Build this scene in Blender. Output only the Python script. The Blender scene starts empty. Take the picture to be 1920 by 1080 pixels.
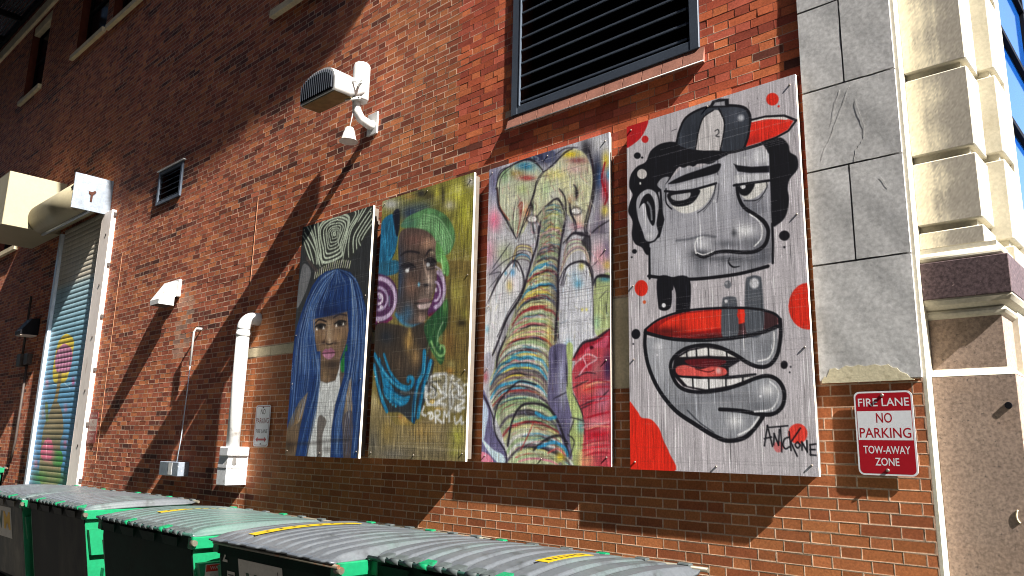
import bpy, math, random
import numpy as np
from mathutils import Vector, Matrix
R = math.radians
rng = np.random.default_rng(7); random.seed(7)
scene = bpy.context.scene
COL = scene.collection

# ---------------------------------------------------------------- camera
CAM = np.array([0.0, -4.5, 1.65]); FPX = 1438.356
_y, _p, _r = 0.74547762, 0.20551413, 0.02055832
_f = np.array([-math.sin(_y)*math.cos(_p), math.cos(_y)*math.cos(_p), math.sin(_p)])
_rt = np.array([math.cos(_y), math.sin(_y), 0.0]); _up = np.cross(_rt, _f)
RT = math.cos(_r)*_rt + math.sin(_r)*_up; UP = -math.sin(_r)*_rt + math.cos(_r)*_up; FW = _f
cd = bpy.data.cameras.new('camera'); cam = bpy.data.objects.new('camera', cd); COL.objects.link(cam)
cd.sensor_width = 36.0; cd.lens = 36.0*FPX/1920.0; cd.clip_start = 0.05; cd.clip_end = 500.0
cam.matrix_world = Matrix(((RT[0], UP[0], -FW[0], CAM[0]), (RT[1], UP[1], -FW[1], CAM[1]),
                           (RT[2], UP[2], -FW[2], CAM[2]), (0, 0, 0, 1)))
scene.camera = cam
# ---------------------------------------------------------------- sky, sun, exposure
SUN = Vector((1.0, -0.13, 0.87)).normalized()
w = bpy.data.worlds.new('World'); scene.world = w; w.use_nodes = True
nt = w.node_tree; nt.nodes.clear()
sky = nt.nodes.new('ShaderNodeTexSky'); sky.sky_type = 'NISHITA'; sky.sun_disc = False
sky.sun_elevation = math.asin(SUN.z); sky.sun_rotation = math.atan2(SUN.x, SUN.y)
bg = nt.nodes.new('ShaderNodeBackground'); bg.inputs['Strength'].default_value = 0.10
wo = nt.nodes.new('ShaderNodeOutputWorld')
nt.links.new(sky.outputs[0], bg.inputs[0]); nt.links.new(bg.outputs[0], wo.inputs[0])
sd = bpy.data.lights.new('sun', 'SUN'); sd.energy = 5.0; sd.angle = R(0.5); sd.color = (1.0, 0.95, 0.88)
so = bpy.data.objects.new('sun', sd); COL.objects.link(so)
so.rotation_euler = (-SUN).to_track_quat('-Z', 'Y').to_euler(); so.location = (30, -8, 28)
vs = scene.view_settings; vs.view_transform = 'Standard'; vs.look = 'None'; vs.gamma = 1.0
vs.exposure = 1.98; vs.use_curve_mapping = False
scene.cycles.use_denoising = True
scene.cycles.max_bounces = 8
scene.cycles.filter_width = 1.05

# ---------------------------------------------------------------- from a photo pixel to a plane of the place
def _ray(px, py):
    px = np.asarray(px, float); py = np.asarray(py, float)
    return FW*FPX + RT*(px-960)[..., None] - UP*(py-540)[..., None]
def pt(px, py, y=0.0):
    d = _ray(px, py); return CAM + d*((y-CAM[1])/d[..., 1])[..., None]
def ptx(px, py, x):
    d = _ray(px, py); return CAM + d*((x-CAM[0])/d[..., 0])[..., None]
def ptz(px, py, z):
    d = _ray(px, py); return CAM + d*((z-CAM[2])/d[..., 2])[..., None]

# ---------------------------------------------------------------- helpers
def lin(c):
    c = np.asarray(c, float)/255.0
    return np.where(c <= 0.04045, c/12.92, ((c+0.055)/1.055)**2.4)
OFF = {}
def tag(o, label=None, cat=None, group=None, kind=None):
    if label: o['label'] = label
    if cat: o['category'] = cat
    if group: o['group'] = group
    if kind: o['kind'] = kind
    return o
def empty(name, loc, label, cat, group=None):
    o = bpy.data.objects.new(name, None); COL.objects.link(o); o.location = loc
    o.empty_display_size = 0.2
    OFF[o.name] = np.array(loc, float); return tag(o, label, cat, group)
def link(name, me, m, parent=None, origin=None):
    o = bpy.data.objects.new(name, me); COL.objects.link(o)
    if m is not None: me.materials.append(m)
    base = OFF[parent.name] if parent else np.zeros(3)
    if origin is not None:
        origin = np.array(origin, float)
        o.location = origin - base; OFF[o.name] = origin
    else:
        OFF[o.name] = base
    if parent: o.parent = parent
    return o
def raw(name, V, F, m, parent=None, origin=None, col=None, smooth=False):
    """one mesh object from world-space vertices; F a face list or an (n,4) array"""
    V = np.asarray(V, float)
    off = np.array(origin, float) if origin is not None else (OFF[parent.name] if parent else np.zeros(3))
    me = bpy.data.meshes.new(name)
    if isinstance(F, np.ndarray):
        n = len(F); k = F.shape[1]
        me.vertices.add(len(V)); me.vertices.foreach_set('co', (V-off).ravel())
        me.loops.add(n*k); me.loops.foreach_set('vertex_index', F.ravel().astype(np.int32))
        me.polygons.add(n); me.polygons.foreach_set('loop_start', np.arange(0, n*k, k, dtype=np.int32))
        me.update(calc_edges=True)
    else:
        me.from_pydata([tuple(v) for v in (V-off)], [], F); me.update()
    if col is not None:
        a = me.color_attributes.new('Col', 'FLOAT_COLOR', 'POINT')
        c4 = np.ones((len(V), 4), np.float32); c4[:, :3] = col
        a.data.foreach_set('color', c4.ravel())
    me.polygons.foreach_set('use_smooth', np.full(len(me.polygons), bool(smooth)))
    return link(name, me, m, parent, origin)

class MB:
    """collects shapes in world space; build() makes them ONE mesh"""
    def __init__(s): s.V = []; s.F = []; s.S = []
    def add(s, V, F, smooth=False):
        b = len(s.V); s.V += [tuple(map(float, v)) for v in V]
        s.F += [tuple(i+b for i in f) for f in F]; s.S += [smooth]*len(F); return s
    def hexa(s, q):   # 8 corners: bottom 4, top 4
        return s.add(q, [(3, 2, 1, 0), (4, 5, 6, 7), (0, 1, 5, 4), (1, 2, 6, 5), (2, 3, 7, 6), (3, 0, 4, 7)])
    def box(s, x0, x1, y0, y1, z0, z1, b=0.0):
        if x0 > x1: x0, x1 = x1, x0
        if y0 > y1: y0, y1 = y1, y0
        if z0 > z1: z0, z1 = z1, z0
        if b <= 0:
            return s.hexa([(x0, y0, z0), (x1, y0, z0), (x1, y1, z0), (x0, y1, z0),
                           (x0, y0, z1), (x1, y0, z1), (x1, y1, z1), (x0, y1, z1)])
        b = min(b, (x1-x0)/2.01, (y1-y0)/2.01, (z1-z0)/2.01)
        V = []; idx = {}
        for k, (sx, sy, sz) in enumerate([(i, j, l) for i in (0, 1) for j in (0, 1) for l in (0, 1)]):
            X = (x0, x1)[sx]; Y = (y0, y1)[sy]; Z = (z0, z1)[sz]
            dx = b if sx == 0 else -b; dy = b if sy == 0 else -b; dz = b if sz == 0 else -b
            for a, p in (('x', (X, Y+dy, Z+dz)), ('y', (X+dx, Y, Z+dz)), ('z', (X+dx, Y+dy, Z))):
                idx[(sx, sy, sz, a)] = len(V); V.append(p)
        F = []
        q = ((0, 0), (1, 0), (1, 1), (0, 1))
        for e in (0, 1):
            f = [idx[(e, a, c, 'x')] for a, c in q]; F.append(f if e else f[::-1])
            f = [idx[(a, e, c, 'y')] for a, c in q]; F.append(f[::-1] if e else f)
            f = [idx[(a, c, e, 'z')] for a, c in q]; F.append(f if e else f[::-1])
        for a in (0, 1):
            for c in (0, 1):
                F.append([idx[(0, a, c, 'y')], idx[(1, a, c, 'y')], idx[(1, a, c, 'z')], idx[(0, a, c, 'z')]])
                F.append([idx[(a, 0, c, 'x')], idx[(a, 1, c, 'x')], idx[(a, 1, c, 'z')], idx[(a, 0, c, 'z')]])
                F.append([idx[(a, c, 0, 'x')], idx[(a, c, 1, 'x')], idx[(a, c, 1, 'y')], idx[(a, c, 0, 'y')]])
        for sx in (0, 1):
            for sy in (0, 1):
                for sz in (0, 1): F.append([idx[(sx, sy, sz, a)] for a in 'xyz'])
        return s.add(V, F)
    def prism(s, poly, axis, a0, a1, smooth=False):
        """poly in the two other axes, extruded along axis ('x','y','z')"""
        def P(u, v, a): return {'x': (a, u, v), 'y': (u, a, v), 'z': (u, v, a)}[axis]
        n = len(poly); V = [P(u, v, a0) for u, v in poly]+[P(u, v, a1) for u, v in poly]
        b = len(s.V); s.add(V, [])
        F = [(i, (i+1) % n, n+(i+1) % n, n+i) for i in range(n)]
        s.F += [tuple(i+b for i in f) for f in F]; s.S += [smooth]*n
        s.F += [tuple(b+i for i in range(n))[::-1], tuple(b+n+i for i in range(n))]; s.S += [False]*2
        return s
    def tube(s, path, r, seg=12, caps=True):
        path = [Vector(p) for p in path]; rr = r if isinstance(r, (list, tuple)) else [r]*len(path)
        b = len(s.V); n = len(path); u = None
        for i, p in enumerate(path):
            t = (path[min(i+1, n-1)]-path[max(i-1, 0)]).normalized()
            if u is None:
                u = t.orthogonal().normalized()
            u = (u - t*u.dot(t)).normalized(); v = t.cross(u)
            for k in range(seg):
                a = 2*math.pi*k/seg; q = p + (u*math.cos(a)+v*math.sin(a))*rr[i]; s.V.append(tuple(q))
        for i in range(n-1):
            for k in range(seg):
                s.F.append((b+i*seg+k, b+i*seg+(k+1) % seg, b+(i+1)*seg+(k+1) % seg, b+(i+1)*seg+k)); s.S.append(True)
        if caps:
            s.F.append(tuple(b+k for k in range(seg))[::-1]); s.F.append(tuple(b+(n-1)*seg+k for k in range(seg))); s.S += [False]*2
        return s
    def build(s, name, m, parent=None, origin=None):
        V = np.array(s.V); o = raw(name, V, s.F, m, parent, origin)
        o.data.polygons.foreach_set('use_smooth', np.array(s.S, bool))
        import bmesh
        bm = bmesh.new(); bm.from_mesh(o.data); bmesh.ops.recalc_face_normals(bm, faces=bm.faces); bm.to_mesh(o.data); bm.free()
        return o

def mat(name, base=(0.5, 0.5, 0.5), rough=0.7, metal=0.0, attr=False, spec=0.3, n1=(0, 0), n2=(0, 0), tint=None,
        bump=(0, 0), bump2=(0, 0), stretch=(1, 1, 1), coord='Object', stain=None):
    """procedural material: base colour (or the mesh's paint), brightness noise at two scales, an optional second
    colour mixed in by noise (tint), stains, two bumps.  n = (scale, amount)"""
    m = bpy.data.materials.new(name); m.use_nodes = True; t = m.node_tree; N = t.nodes; L = t.links
    p = N['Principled BSDF']; p.inputs['Roughness'].default_value = rough; p.inputs['Metallic'].default_value = metal
    p.inputs['Specular IOR Level'].default_value = spec
    tc = N.new('ShaderNodeTexCoord'); mp = N.new('ShaderNodeMapping'); mp.inputs['Scale'].default_value = stretch
    L.new(tc.outputs[coord], mp.inputs[0])
    def noise(sc, det=4):
        n = N.new('ShaderNodeTexNoise'); n.inputs['Scale'].default_value = sc; n.inputs['Detail'].default_value = det
        n.inputs['Roughness'].default_value = 0.6
        L.new(mp.outputs[0], n.inputs['Vector']); return n.outputs[0]
    if attr:
        a = N.new('ShaderNodeAttribute'); a.attribute_name = 'Col'; c = a.outputs['Color']
    else:
        a = N.new('ShaderNodeRGB'); a.outputs[0].default_value = (*base, 1); c = a.outputs[0]
    def mixc(kind, fac, A, B):
        x = N.new('ShaderNodeMix'); x.data_type = 'RGBA'; x.blend_type = kind
        if isinstance(fac, float): x.inputs['Factor'].default_value = fac
        else: L.new(fac, x.inputs['Factor'])
        L.new(A, x.inputs[6])
        if isinstance(B, tuple): x.inputs[7].default_value = (*B, 1)
        else: L.new(B, x.inputs[7])
        return x.outputs[2]
    def ramp(src, lo, hi, a=0.0, b=1.0):
        r = N.new('ShaderNodeMapRange'); r.inputs[1].default_value = lo; r.inputs[2].default_value = hi
        r.inputs[3].default_value = a; r.inputs[4].default_value = b; L.new(src, r.inputs[0]); return r.outputs[0]
    if tint: c = mixc('MIX', ramp(noise(tint[1], 5), tint[2], tint[3]), c, tuple(tint[0]))
    if stain: c = mixc('MIX', ramp(noise(stain[1], 8), stain[2], stain[3]), c, tuple(stain[0]))
    for sc, am in (n1, n2):
        if am:
            g = ramp(noise(sc), 0.3, 0.7, 1-am, 1+am)
            cb = N.new('ShaderNodeCombineColor'); [L.new(g, cb.inputs[k]) for k in range(3)]
            c = mixc('MULTIPLY', 1.0, c, cb.outputs[0])
    L.new(c, p.inputs['Base Color'])
    nrm = None
    for sc, st in (bump, bump2):
        if st:
            b = N.new('ShaderNodeBump'); b.inputs['Strength'].default_value = min(1.0, st*60); b.inputs['Distance'].default_value = st
            L.new(noise(sc, 6), b.inputs['Height'])
            if nrm: L.new(nrm, b.inputs['Normal'])
            nrm = b.outputs[0]
    if nrm: L.new(nrm, p.inputs['Normal'])
    return m

def text(name, s, size, loc, m, parent, right=(1, 0, 0), up=(0, 0, 1), depth=0.0006, width=None, bold=0.0, align='CENTER'):
    cu = bpy.data.curves.new(name, 'FONT'); cu.body = s; cu.size = size; cu.align_x = align; cu.align_y = 'CENTER'
    cu.extrude = depth; cu.offset = bold*size; cu.resolution_u = 3
    tmp = bpy.data.objects.new('tmp_text', cu); COL.objects.link(tmp); bpy.context.view_layer.update()
    dg = bpy.context.evaluated_depsgraph_get(); me = bpy.data.meshes.new_from_object(tmp.evaluated_get(dg))
    bpy.data.objects.remove(tmp); bpy.data.curves.remove(cu)
    n = len(me.vertices); co = np.empty(n*3); me.vertices.foreach_get('co', co); co = co.reshape(-1, 3)
    if width:
        k = width/max(1e-6, co[:, 0].max()-co[:, 0].min()); co[:, 0] *= k
    r = np.array(right, float); u = np.array(up, float); nn = np.cross(r, u)
    W = co[:, :1]*r + co[:, 1:2]*u + co[:, 2:3]*nn + np.array(loc, float)
    me.vertices.foreach_set('co', (W-OFF[parent.name]).ravel()); me.name = name; me.update()
    return link(name, me, m, parent)
# ---------------------------------------------------------------- painting on a board (kept as colour on a fine mesh)
def spline(P, closed, k=7):
    P = np.asarray(P, float); n = len(P)
    if n < 3: return P
    out = []
    rngi = range(n if closed else n-1)
    for i in rngi:
        if closed: a, b, c, d = P[i-1], P[i], P[(i+1) % n], P[(i+2) % n]
        else: a, b, c, d = P[max(i-1, 0)], P[i], P[i+1], P[min(i+2, n-1)]
        for t in np.arange(k)/k:
            out.append(0.5*((2*b)+(c-a)*t+(2*a-5*b+4*c-d)*t*t+(3*b-a-3*c+d)*t**3))
    if not closed: out.append(P[-1])
    return np.array(out)
class Canvas:
    def __init__(s, corners, y, res, bgc):
        w = np.array([pt(a, b, y) for a, b in corners])
        s.x0 = (w[0, 0]+w[3, 0])/2; s.x1 = (w[1, 0]+w[2, 0])/2
        s.z1 = (w[0, 2]+w[1, 2])/2; s.z0 = (w[2, 2]+w[3, 2])/2
        s.y = y; s.W = int((s.x1-s.x0)/res)+1; s.H = int((s.z1-s.z0)/res)+1
        s.im = np.zeros((s.H, s.W, 3)); s.im[:] = bgc
        s.kv = s.H/(((corners[3][1]-corners[0][1])+(corners[2][1]-corners[1][1]))/2.0)
        s.X, s.Y = np.meshgrid(np.arange(s.W), np.arange(s.H)); s.tf = (0, 0, 1)
    def T(s, ox, oy, sc): s.tf = (ox, oy, sc); return s
    def m(s, P):
        P = np.atleast_2d(np.asarray(P, float)); ox, oy, sc = s.tf
        w = pt(ox+P[:, 0]/sc, oy+P[:, 1]/sc, s.y)
        return np.stack([(w[:, 0]-s.x0)/(s.x1-s.x0)*(s.W-1), (s.z1-w[:, 2])/(s.z1-s.z0)*(s.H-1)], 1)
    def comp(s, sl, A, c):
        c = np.asarray(c, float); s.im[sl] = s.im[sl]*(1-A[..., None]) + c*A[..., None]
    def box(s, Q, pad):
        x0 = max(0, int(Q[:, 0].min()-pad)); x1 = min(s.W, int(Q[:, 0].max()+pad)+2)
        y0 = max(0, int(Q[:, 1].min()-pad)); y1 = min(s.H, int(Q[:, 1].max()+pad)+2)
        return (slice(y0, y1), slice(x0, x1)) if x1 > x0 and y1 > y0 else None
    @staticmethod
    def segd(X, Y, a, b):
        dx, dy = b-a; L = dx*dx+dy*dy+1e-9
        t = np.clip(((X-a[0])*dx+(Y-a[1])*dy)/L, 0, 1)
        return np.hypot(X-a[0]-t*dx, Y-a[1]-t*dy), t
    def poly(s, P, c, a=1.0, soft=1.0, smooth=True, mask=None):
        Q = s.m(P)
        if smooth: Q = spline(Q, True, 5)
        full = np.zeros((s.H, s.W)); sl = s.box(Q, soft*2+2)
        if sl is None: return full
        X = s.X[sl]; Y = s.Y[sl]; D = np.full(X.shape, 1e9); inside = np.zeros(X.shape, bool)
        for i in range(len(Q)):
            p, q = Q[i-1], Q[i]; d, _ = s.segd(X, Y, p, q); D = np.minimum(D, d)
            if p[1] != q[1]:
                inside ^= ((p[1] > Y) != (q[1] > Y)) & (X < (q[0]-p[0])*(Y-p[1])/(q[1]-p[1])+p[0])
        sd_ = np.where(inside, D, -D); A = np.clip(sd_/(2*soft)+0.5, 0, 1); full[sl] = A
        A = A*a
        if mask is not None: A = A*mask[sl]
        if c is not None: s.comp(sl, A, c)
        return full
    def stroke(s, P, wd, c, a=1.0, soft=0.7, taper=0.0, smooth=True, mask=None):
        Q = s.m(P)
        if smooth and len(Q) > 2: Q = spline(Q, False, 6)
        wr = wd*s.kv/2; sl = s.box(Q, wr+soft*2+1)
        if sl is None: return
        x0, y0 = sl[1].start, sl[0].start; A = np.zeros((sl[0].stop-y0, sl[1].stop-x0)); n = len(Q)-1
        for i in range(n):
            b = s.box(Q[i:i+2], wr+soft*2+1)
            if b is None: continue
            d, t = s.segd(s.X[b], s.Y[b], Q[i], Q[i+1]); u = (i+t)/n
            r = wr*(1-taper*np.abs(2*u-1)**2)
            al = np.clip((r-d)/(2*soft)+0.5, 0, 1)*np.clip(r*2.2, 0.15, 1)
            v = A[b[0].start-y0:b[0].stop-y0, b[1].start-x0:b[1].stop-x0]; np.maximum(v, al, out=v)
        A = A*a
        if mask is not None: A = A*mask[sl]
        s.comp(sl, A, c)
    def blob(s, x, y, rx, ry, c, a=1.0, mask=None, hard=1.0):
        q = s.m([(x, y), (x+rx, y), (x, y+ry)]); R1 = q[1]-q[0]; R2 = q[2]-q[0]
        M = np.linalg.inv(np.stack([R1, R2], 1)+np.eye(2)*1e-9)
        ext = np.abs(R1)+np.abs(R2); sl = s.box(np.stack([q[0]-ext*1.8, q[0]+ext*1.8]), 1)
        if sl is None: return
        X = s.X[sl]-q[0, 0]; Y = s.Y[sl]-q[0, 1]
        r2 = (M[0, 0]*X+M[0, 1]*Y)**2+(M[1, 0]*X+M[1, 1]*Y)**2
        A = a*np.exp(-(r2**hard)*1.4)
        if mask is not None: A = A*mask[sl]
        s.comp(sl, A, c)
    def ell(s, x, y, rx, ry, c, a=1.0, soft=0.8):
        t = np.linspace(0, 2*math.pi, 25)[:-1]
        return s.poly([(x+rx*math.cos(k), y+ry*math.sin(k)) for k in t], c, a, soft, False)
    def grain(s, amt, cols=1.0, run=45, seed=1):
        g = np.random.default_rng(seed)
        n = g.normal(size=(s.H//run+3, s.W)); i = np.arange(s.H)/run
        off = g.random(s.W); v = np.zeros((s.H, s.W))
        ii = i[:, None]+off[None]; i0 = ii.astype(int); f = ii-i0; c = np.arange(s.W)[None].repeat(s.H, 0)
        v = n[i0, c]*(1-f)+n[np.minimum(i0+1, n.shape[0]-1), c]*f
        v = v+g.normal(size=v.shape)*0.5
        s.im = np.clip(s.im*(1+amt*v[..., None]), 0, 255)
    def checks(s, n, c, a, seed=2):
        g = np.random.default_rng(seed)
        for _ in range(n):
            r = int(g.integers(4, s.H-4)); x0 = int(g.integers(0, s.W*0.6)); x1 = int(min(s.W, x0+g.integers(s.W*0.2, s.W)))
            A = np.full((1, x1-x0), a)*np.clip(g.random((1, x1-x0))*1.6, 0, 1); s.comp((slice(r, r+1), slice(x0, x1)), A, c)
    def soften(s):
        p = np.pad(s.im, ((1, 1), (1, 1), (0, 0)), 'edge'); k = (.25, .5, .25)
        v = sum(k[i]*p[i:i+s.H] for i in range(3)); s.im = sum(k[i]*v[:, i:i+s.W] for i in range(3))
    def punch(s, con, sat):
        m = s.im.mean(-1, keepdims=True); s.im = np.clip(((m+(s.im-m)*sat)-118)*con+118, 0, 255)
    def weather(s, seed, amp):
        """vertical checks and bleached streaks of old plywood"""
        g = np.random.default_rng(seed+50)
        A = np.zeros((s.H, s.W))
        for _ in range(int(s.W*5)):
            c = int(g.integers(0, s.W)); r = int(g.integers(0, s.H)); L = int(g.integers(6, 90)); a = g.normal()*amp
            A[r:r+L, c] += a*np.sin(np.linspace(0, math.pi, len(A[r:r+L, c])))
        s.im = np.clip(s.im*(1+A[..., None])+np.clip(A, 0, 1)[..., None]*40, 0, 255)
    def mesh(s, name, m, parent, relief=None, k=1.0):
        xs = np.linspace(s.x0, s.x1, s.W); zs = np.linspace(s.z1, s.z0, s.H)
        X, Z = np.meshgrid(xs, zs); Yv = np.full(X.shape, s.y) if relief is None else s.y+relief
        V = np.stack([X, Yv, Z], -1).reshape(-1, 3)
        i = np.arange((s.H-1)*(s.W-1)); r = i//(s.W-1); c = i % (s.W-1); a = r*s.W+c
        F = np.stack([a, a+s.W, a+s.W+1, a+1], 1)
        return raw(name, V, F, m, parent, col=(lin(s.im)*k).reshape(-1, 3))
# ---------------------------------------------------------------- materials of the building
M = {}
M['brick'] = mat('brick', attr=True, rough=0.88, spec=0.2, n1=(9, 0.10), n2=(80, 0.22), bump=(70, 0.0012), bump2=(260, 0.0004))
M['mortar'] = mat('mortar', tuple(lin((190, 160, 138))), 0.95, spec=0.1, n1=(6, 0.2), n2=(60, 0.2), bump=(120, 0.001))
M['grey_stone'] = mat('grey_stone', tuple(lin((182, 181, 180))), 0.9, spec=0.15, n1=(2.6, 0.14), n2=(38, 0.22),
                      stain=(lin((176, 166, 142)), 1.1, 0.6, 0.85), bump=(20, 0.0036), bump2=(80, 0.0014))
M['cream_stone'] = mat('cream_stone', tuple(lin((186, 180, 163))), 0.85, spec=0.2, n1=(3, 0.10), n2=(60, 0.12),
                       stain=(lin((150, 140, 120)), 2.2, 0.55, 0.75), bump=(60, 0.0008))
M['cream_patch'] = mat('cream_patch', tuple(lin((204, 194, 164))), 0.9, spec=0.15, n1=(5, 0.12), n2=(60, 0.12), bump=(40, 0.004),
                       stain=(lin((140, 130, 105)), 9, 0.55, 0.7))
M['belt_stone'] = mat('belt_stone', tuple(lin((205, 190, 158))), 0.9, spec=0.15, n1=(4, 0.15), n2=(50, 0.15), bump=(50, 0.002))
M['granite'] = mat('granite', tuple(lin((148, 129, 116))), 0.75, spec=0.2, n1=(2.5, 0.12), n2=(62, 0.34),
                   tint=(lin((154, 130, 112)), 1.7, 0.5, 0.8), stain=(lin((88, 80, 76)), 52, 0.6, 0.72), bump=(80, 0.0004))
M['granite_dark'] = mat('granite_dark', tuple(lin((80, 66, 68))), 0.7, spec=0.2, n1=(2.5, 0.1), n2=(62, 0.55), stain=(lin((130, 112, 110)), 55, 0.64, 0.72), bump=(80, 0.0007))
M['window_glass'] = mat('window_glass', (0.006, 0.008, 0.014), 0.12, spec=0.06)
M['sky_reflection_glass'] = mat('sky_reflection_glass', (0.006, 0.06, 0.26), 0.06, spec=0.6, n1=(0.6, 0.2))  # reflected blue sky is put into the base colour
M['dark_metal'] = mat('dark_metal', tuple(lin((46, 50, 58))), 0.5, metal=0.3, n1=(6, 0.2), spec=0.4)
M['black'] = mat('black', (0.006, 0.006, 0.008), 0.7, spec=0.1)
M['sill_brick'] = mat('sill_brick', tuple(lin((126, 84, 70))), 0.9, n1=(8, .2), n2=(80, .2), bump=(50, .001))
M['cream_grey_stone'] = mat('cream_grey_stone', attr=True, rough=.9, spec=.15, n1=(3, .06), bump=(40, .0005), bump2=(120, .0003))
M['sealant'] = mat('sealant', tuple(lin((164, 118, 90))), 0.9, n1=(20, 0.3))
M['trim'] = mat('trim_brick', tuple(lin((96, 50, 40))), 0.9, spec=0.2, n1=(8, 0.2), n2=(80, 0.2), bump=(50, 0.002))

BRICK_H, BRICK_P, WX1 = 0.06305, 0.3215, -1.16
WX0, WZ1 = -27.0, 13.6
# ------------------------------------------------ openings in the brick wall: x0, x1, z0, z1
STONE = (-1.70, WX1, 2.062, 20.0)
WIN = [(-20.0, -18.62, 9.42, 11.33), (-16.5, -14.88, 9.38, 11.33), (-14.58, -12.95, 9.34, 11.33), (-8.35, -6.6, 7.13, 9.3), (-20.2, -18.5, 5.68, 7.3)]
DOOR = (-15.45, -13.42, 0.0, 5.45)
LOUV = (-4.16, -2.44, 4.45, 6.4)
SVENT = (-11.42, -10.70, 5.14, 5.60)
BELT1 = (-8.35, -5.0, 2.615, 2.725); BLOCK = (-3.42, -2.98, 2.075, 2.72)
HOLES = [STONE]+WIN+[DOOR, LOUV, SVENT, BELT1, BLOCK]

bld = empty('brick_building', (-8, 0, 0), 'orange red brick building with stone corner pilaster and dark upper windows', 'building')

def bricks():
    bx0, bx1, bz0, bz1, rnd, tone = [], [], [], [], [], []
    rows = int(WZ1/BRICK_H)
    zoff = 1.4730 % BRICK_H
    for r in range(rows):
        z0 = zoff+r*BRICK_H; z1 = z0+BRICK_H
        base = -1.858+(0 if r % 2 == ROWPAR else BRICK_P/2)
        k0 = int((WX0-base)/BRICK_P)-1; k1 = int((WX1-base)/BRICK_P)+2
        for k in range(k0, k1):
            a = base+k*BRICK_P
            for u0, u1 in ((a, a+0.2095), (a+0.2095, a+BRICK_P)):
                u0c, u1c = max(u0, WX0), min(u1, WX1)
                if u1c-u0c < 0.03: continue
                w0, w1 = z0, z1; ok = True
                for hx0, hx1, hz0, hz1 in HOLES:
                    if u1c <= hx0 or u0c >= hx1 or w1 <= hz0 or w0 >= hz1: continue
                    ox = min(u1c-hx0, hx1-u0c); oz = min(w1-hz0, hz1-w0)
                    fullx = u0c >= hx0-1e-6 and u1c <= hx1+1e-6; fullz = w0 >= hz0-1e-6 and w1 <= hz1+1e-6
                    if fullx and fullz: ok = False; break
                    if (ox <= oz and not fullx) or fullz:
                        if u1c-hx0 < hx1-u0c: u1c = hx0
                        else: u0c = hx1
                    else:
                        if w1-hz0 < hz1-w0: w1 = hz0
                        else: w0 = hz1
                if not ok or u1c-u0c < 0.02 or w1-w0 < 0.015: continue
                bx0.append(u0c); bx1.append(u1c); bz0.append(w0); bz1.append(w1)
    x0, x1, z0, z1 = map(np.array, (bx0, bx1, bz0, bz1)); n = len(x0)
    xc = (x0+x1)/2; zc = (z0+z1)/2
    g = 0.0006                                    # half the narrow mortar joint
    smooth_zone = (zc < 3.2) & (xc > -8.4)
    rough = np.where(smooth_zone, 0.45, 1.0)
    j = lambda s: rng.normal(size=n)*s*rough
    red_zone = (xc > -4.93) & (zc > 3.25)
    bev = np.where(red_zone, .0030, .0042)
    rim = -.0041
    yf = -.0032-np.abs(j(0.0006))
    V = np.zeros((n, 8, 3)); C = np.zeros((n, 8, 3), np.float32)
    xa, xb = x0+g+j(0.0012), x1-g+j(0.0012); za, zb = z0+g+j(0.0008), z1-g+j(0.0008)
    V[:, 0] = np.stack([xa, np.full(n, rim), za], 1); V[:, 1] = np.stack([xb, np.full(n, rim), za], 1)
    V[:, 2] = np.stack([xb, np.full(n, rim), zb], 1); V[:, 3] = np.stack([xa, np.full(n, rim), zb], 1)
    jr = lambda: 1+np.abs(rng.normal(size=n))*0.5
    for q, (X, Z, sx, sz) in enumerate(((xa, za, 1, 1), (xb, za, -1, 1), (xb, zb, -1, -1), (xa, zb, 1, -1))):
        V[:, 4+q] = np.stack([X+sx*bev*jr(), yf+j(0.00035), Z+sz*bev*jr()], 1)
    # colours
    pal = lin([(168, 96, 56), (154, 83, 50), (178, 104, 60), (142, 74, 46), (160, 86, 56), (130, 66, 44)])
    palr = lin([(164, 90, 54), (150, 77, 49), (176, 101, 58), (136, 68, 46), (158, 83, 56), (120, 60, 42)])
    low = lin([(164, 96, 52), (156, 88, 48), (170, 102, 56), (148, 81, 46), (166, 97, 54), (160, 92, 52)])
    idx = rng.integers(0, 6, n)
    col = np.where(smooth_zone[:, None], low[idx], np.where((xc < -6)[:, None], palr[idx], pal[idx]))
    # dark burnt bricks come in loose clusters
    cl = sum(np.sin(xc*a+zc*b+c) for a, b, c in ((1.3, 2.1, 0.4), (2.7, -1.7, 2.0), (0.7, 3.3, 4.0)))
    pd = np.clip(0.06+0.07*cl, 0.0, 0.3)*np.where(smooth_zone, 0.03, 1.0)
    ored = lin([(186, 92, 52), (170, 78, 46), (196, 104, 58), (158, 70, 46), (178, 84, 60), (150, 66, 46)])
    col = np.where(red_zone[:, None], ored[idx], col)
    dark = np.zeros(n, bool)
    for s_ in np.nonzero(rng.random(n) < pd*.30)[0]: dark[s_:s_+1+rng.geometric(.5)] = True
    dark &= ~(red_zone & (rng.random(n) < .6))
    col[dark] = lin([(96, 52, 40), (80, 44, 36), (106, 55, 42)])[rng.integers(0, 3, dark.sum())]
    col = col*1.12*(1+rng.normal(size=(n, 1))*0.085).clip(0.6, 1.4)
    # weathering: broad soot and rain-wash variation, a bleached salt stain under the vent hood, a patch of newer brick
    lf = sum(np.sin(xc*a+zc*b+c) for a, b, c in ((.8, .5, 1.), (1.9, -.4, 3.), (3.1, .3, .5), (.35, 1.3, 2.)))*.045
    st = np.sin(xc*7.3+np.sin(zc*.7)*.6)*np.sin(xc*2.9+1)*.05
    col = col*(1+lf+st)[:, None]; col = col*.93+col.mean(1, keepdims=True)*.07
    salt = (np.hypot((xc+10.15)/.22, (zc-3.2)/.42) < 1.2) & (rng.random(n) < .6)
    col[salt] = col[salt]*.6+lin((206, 186, 166))*.28
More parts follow.
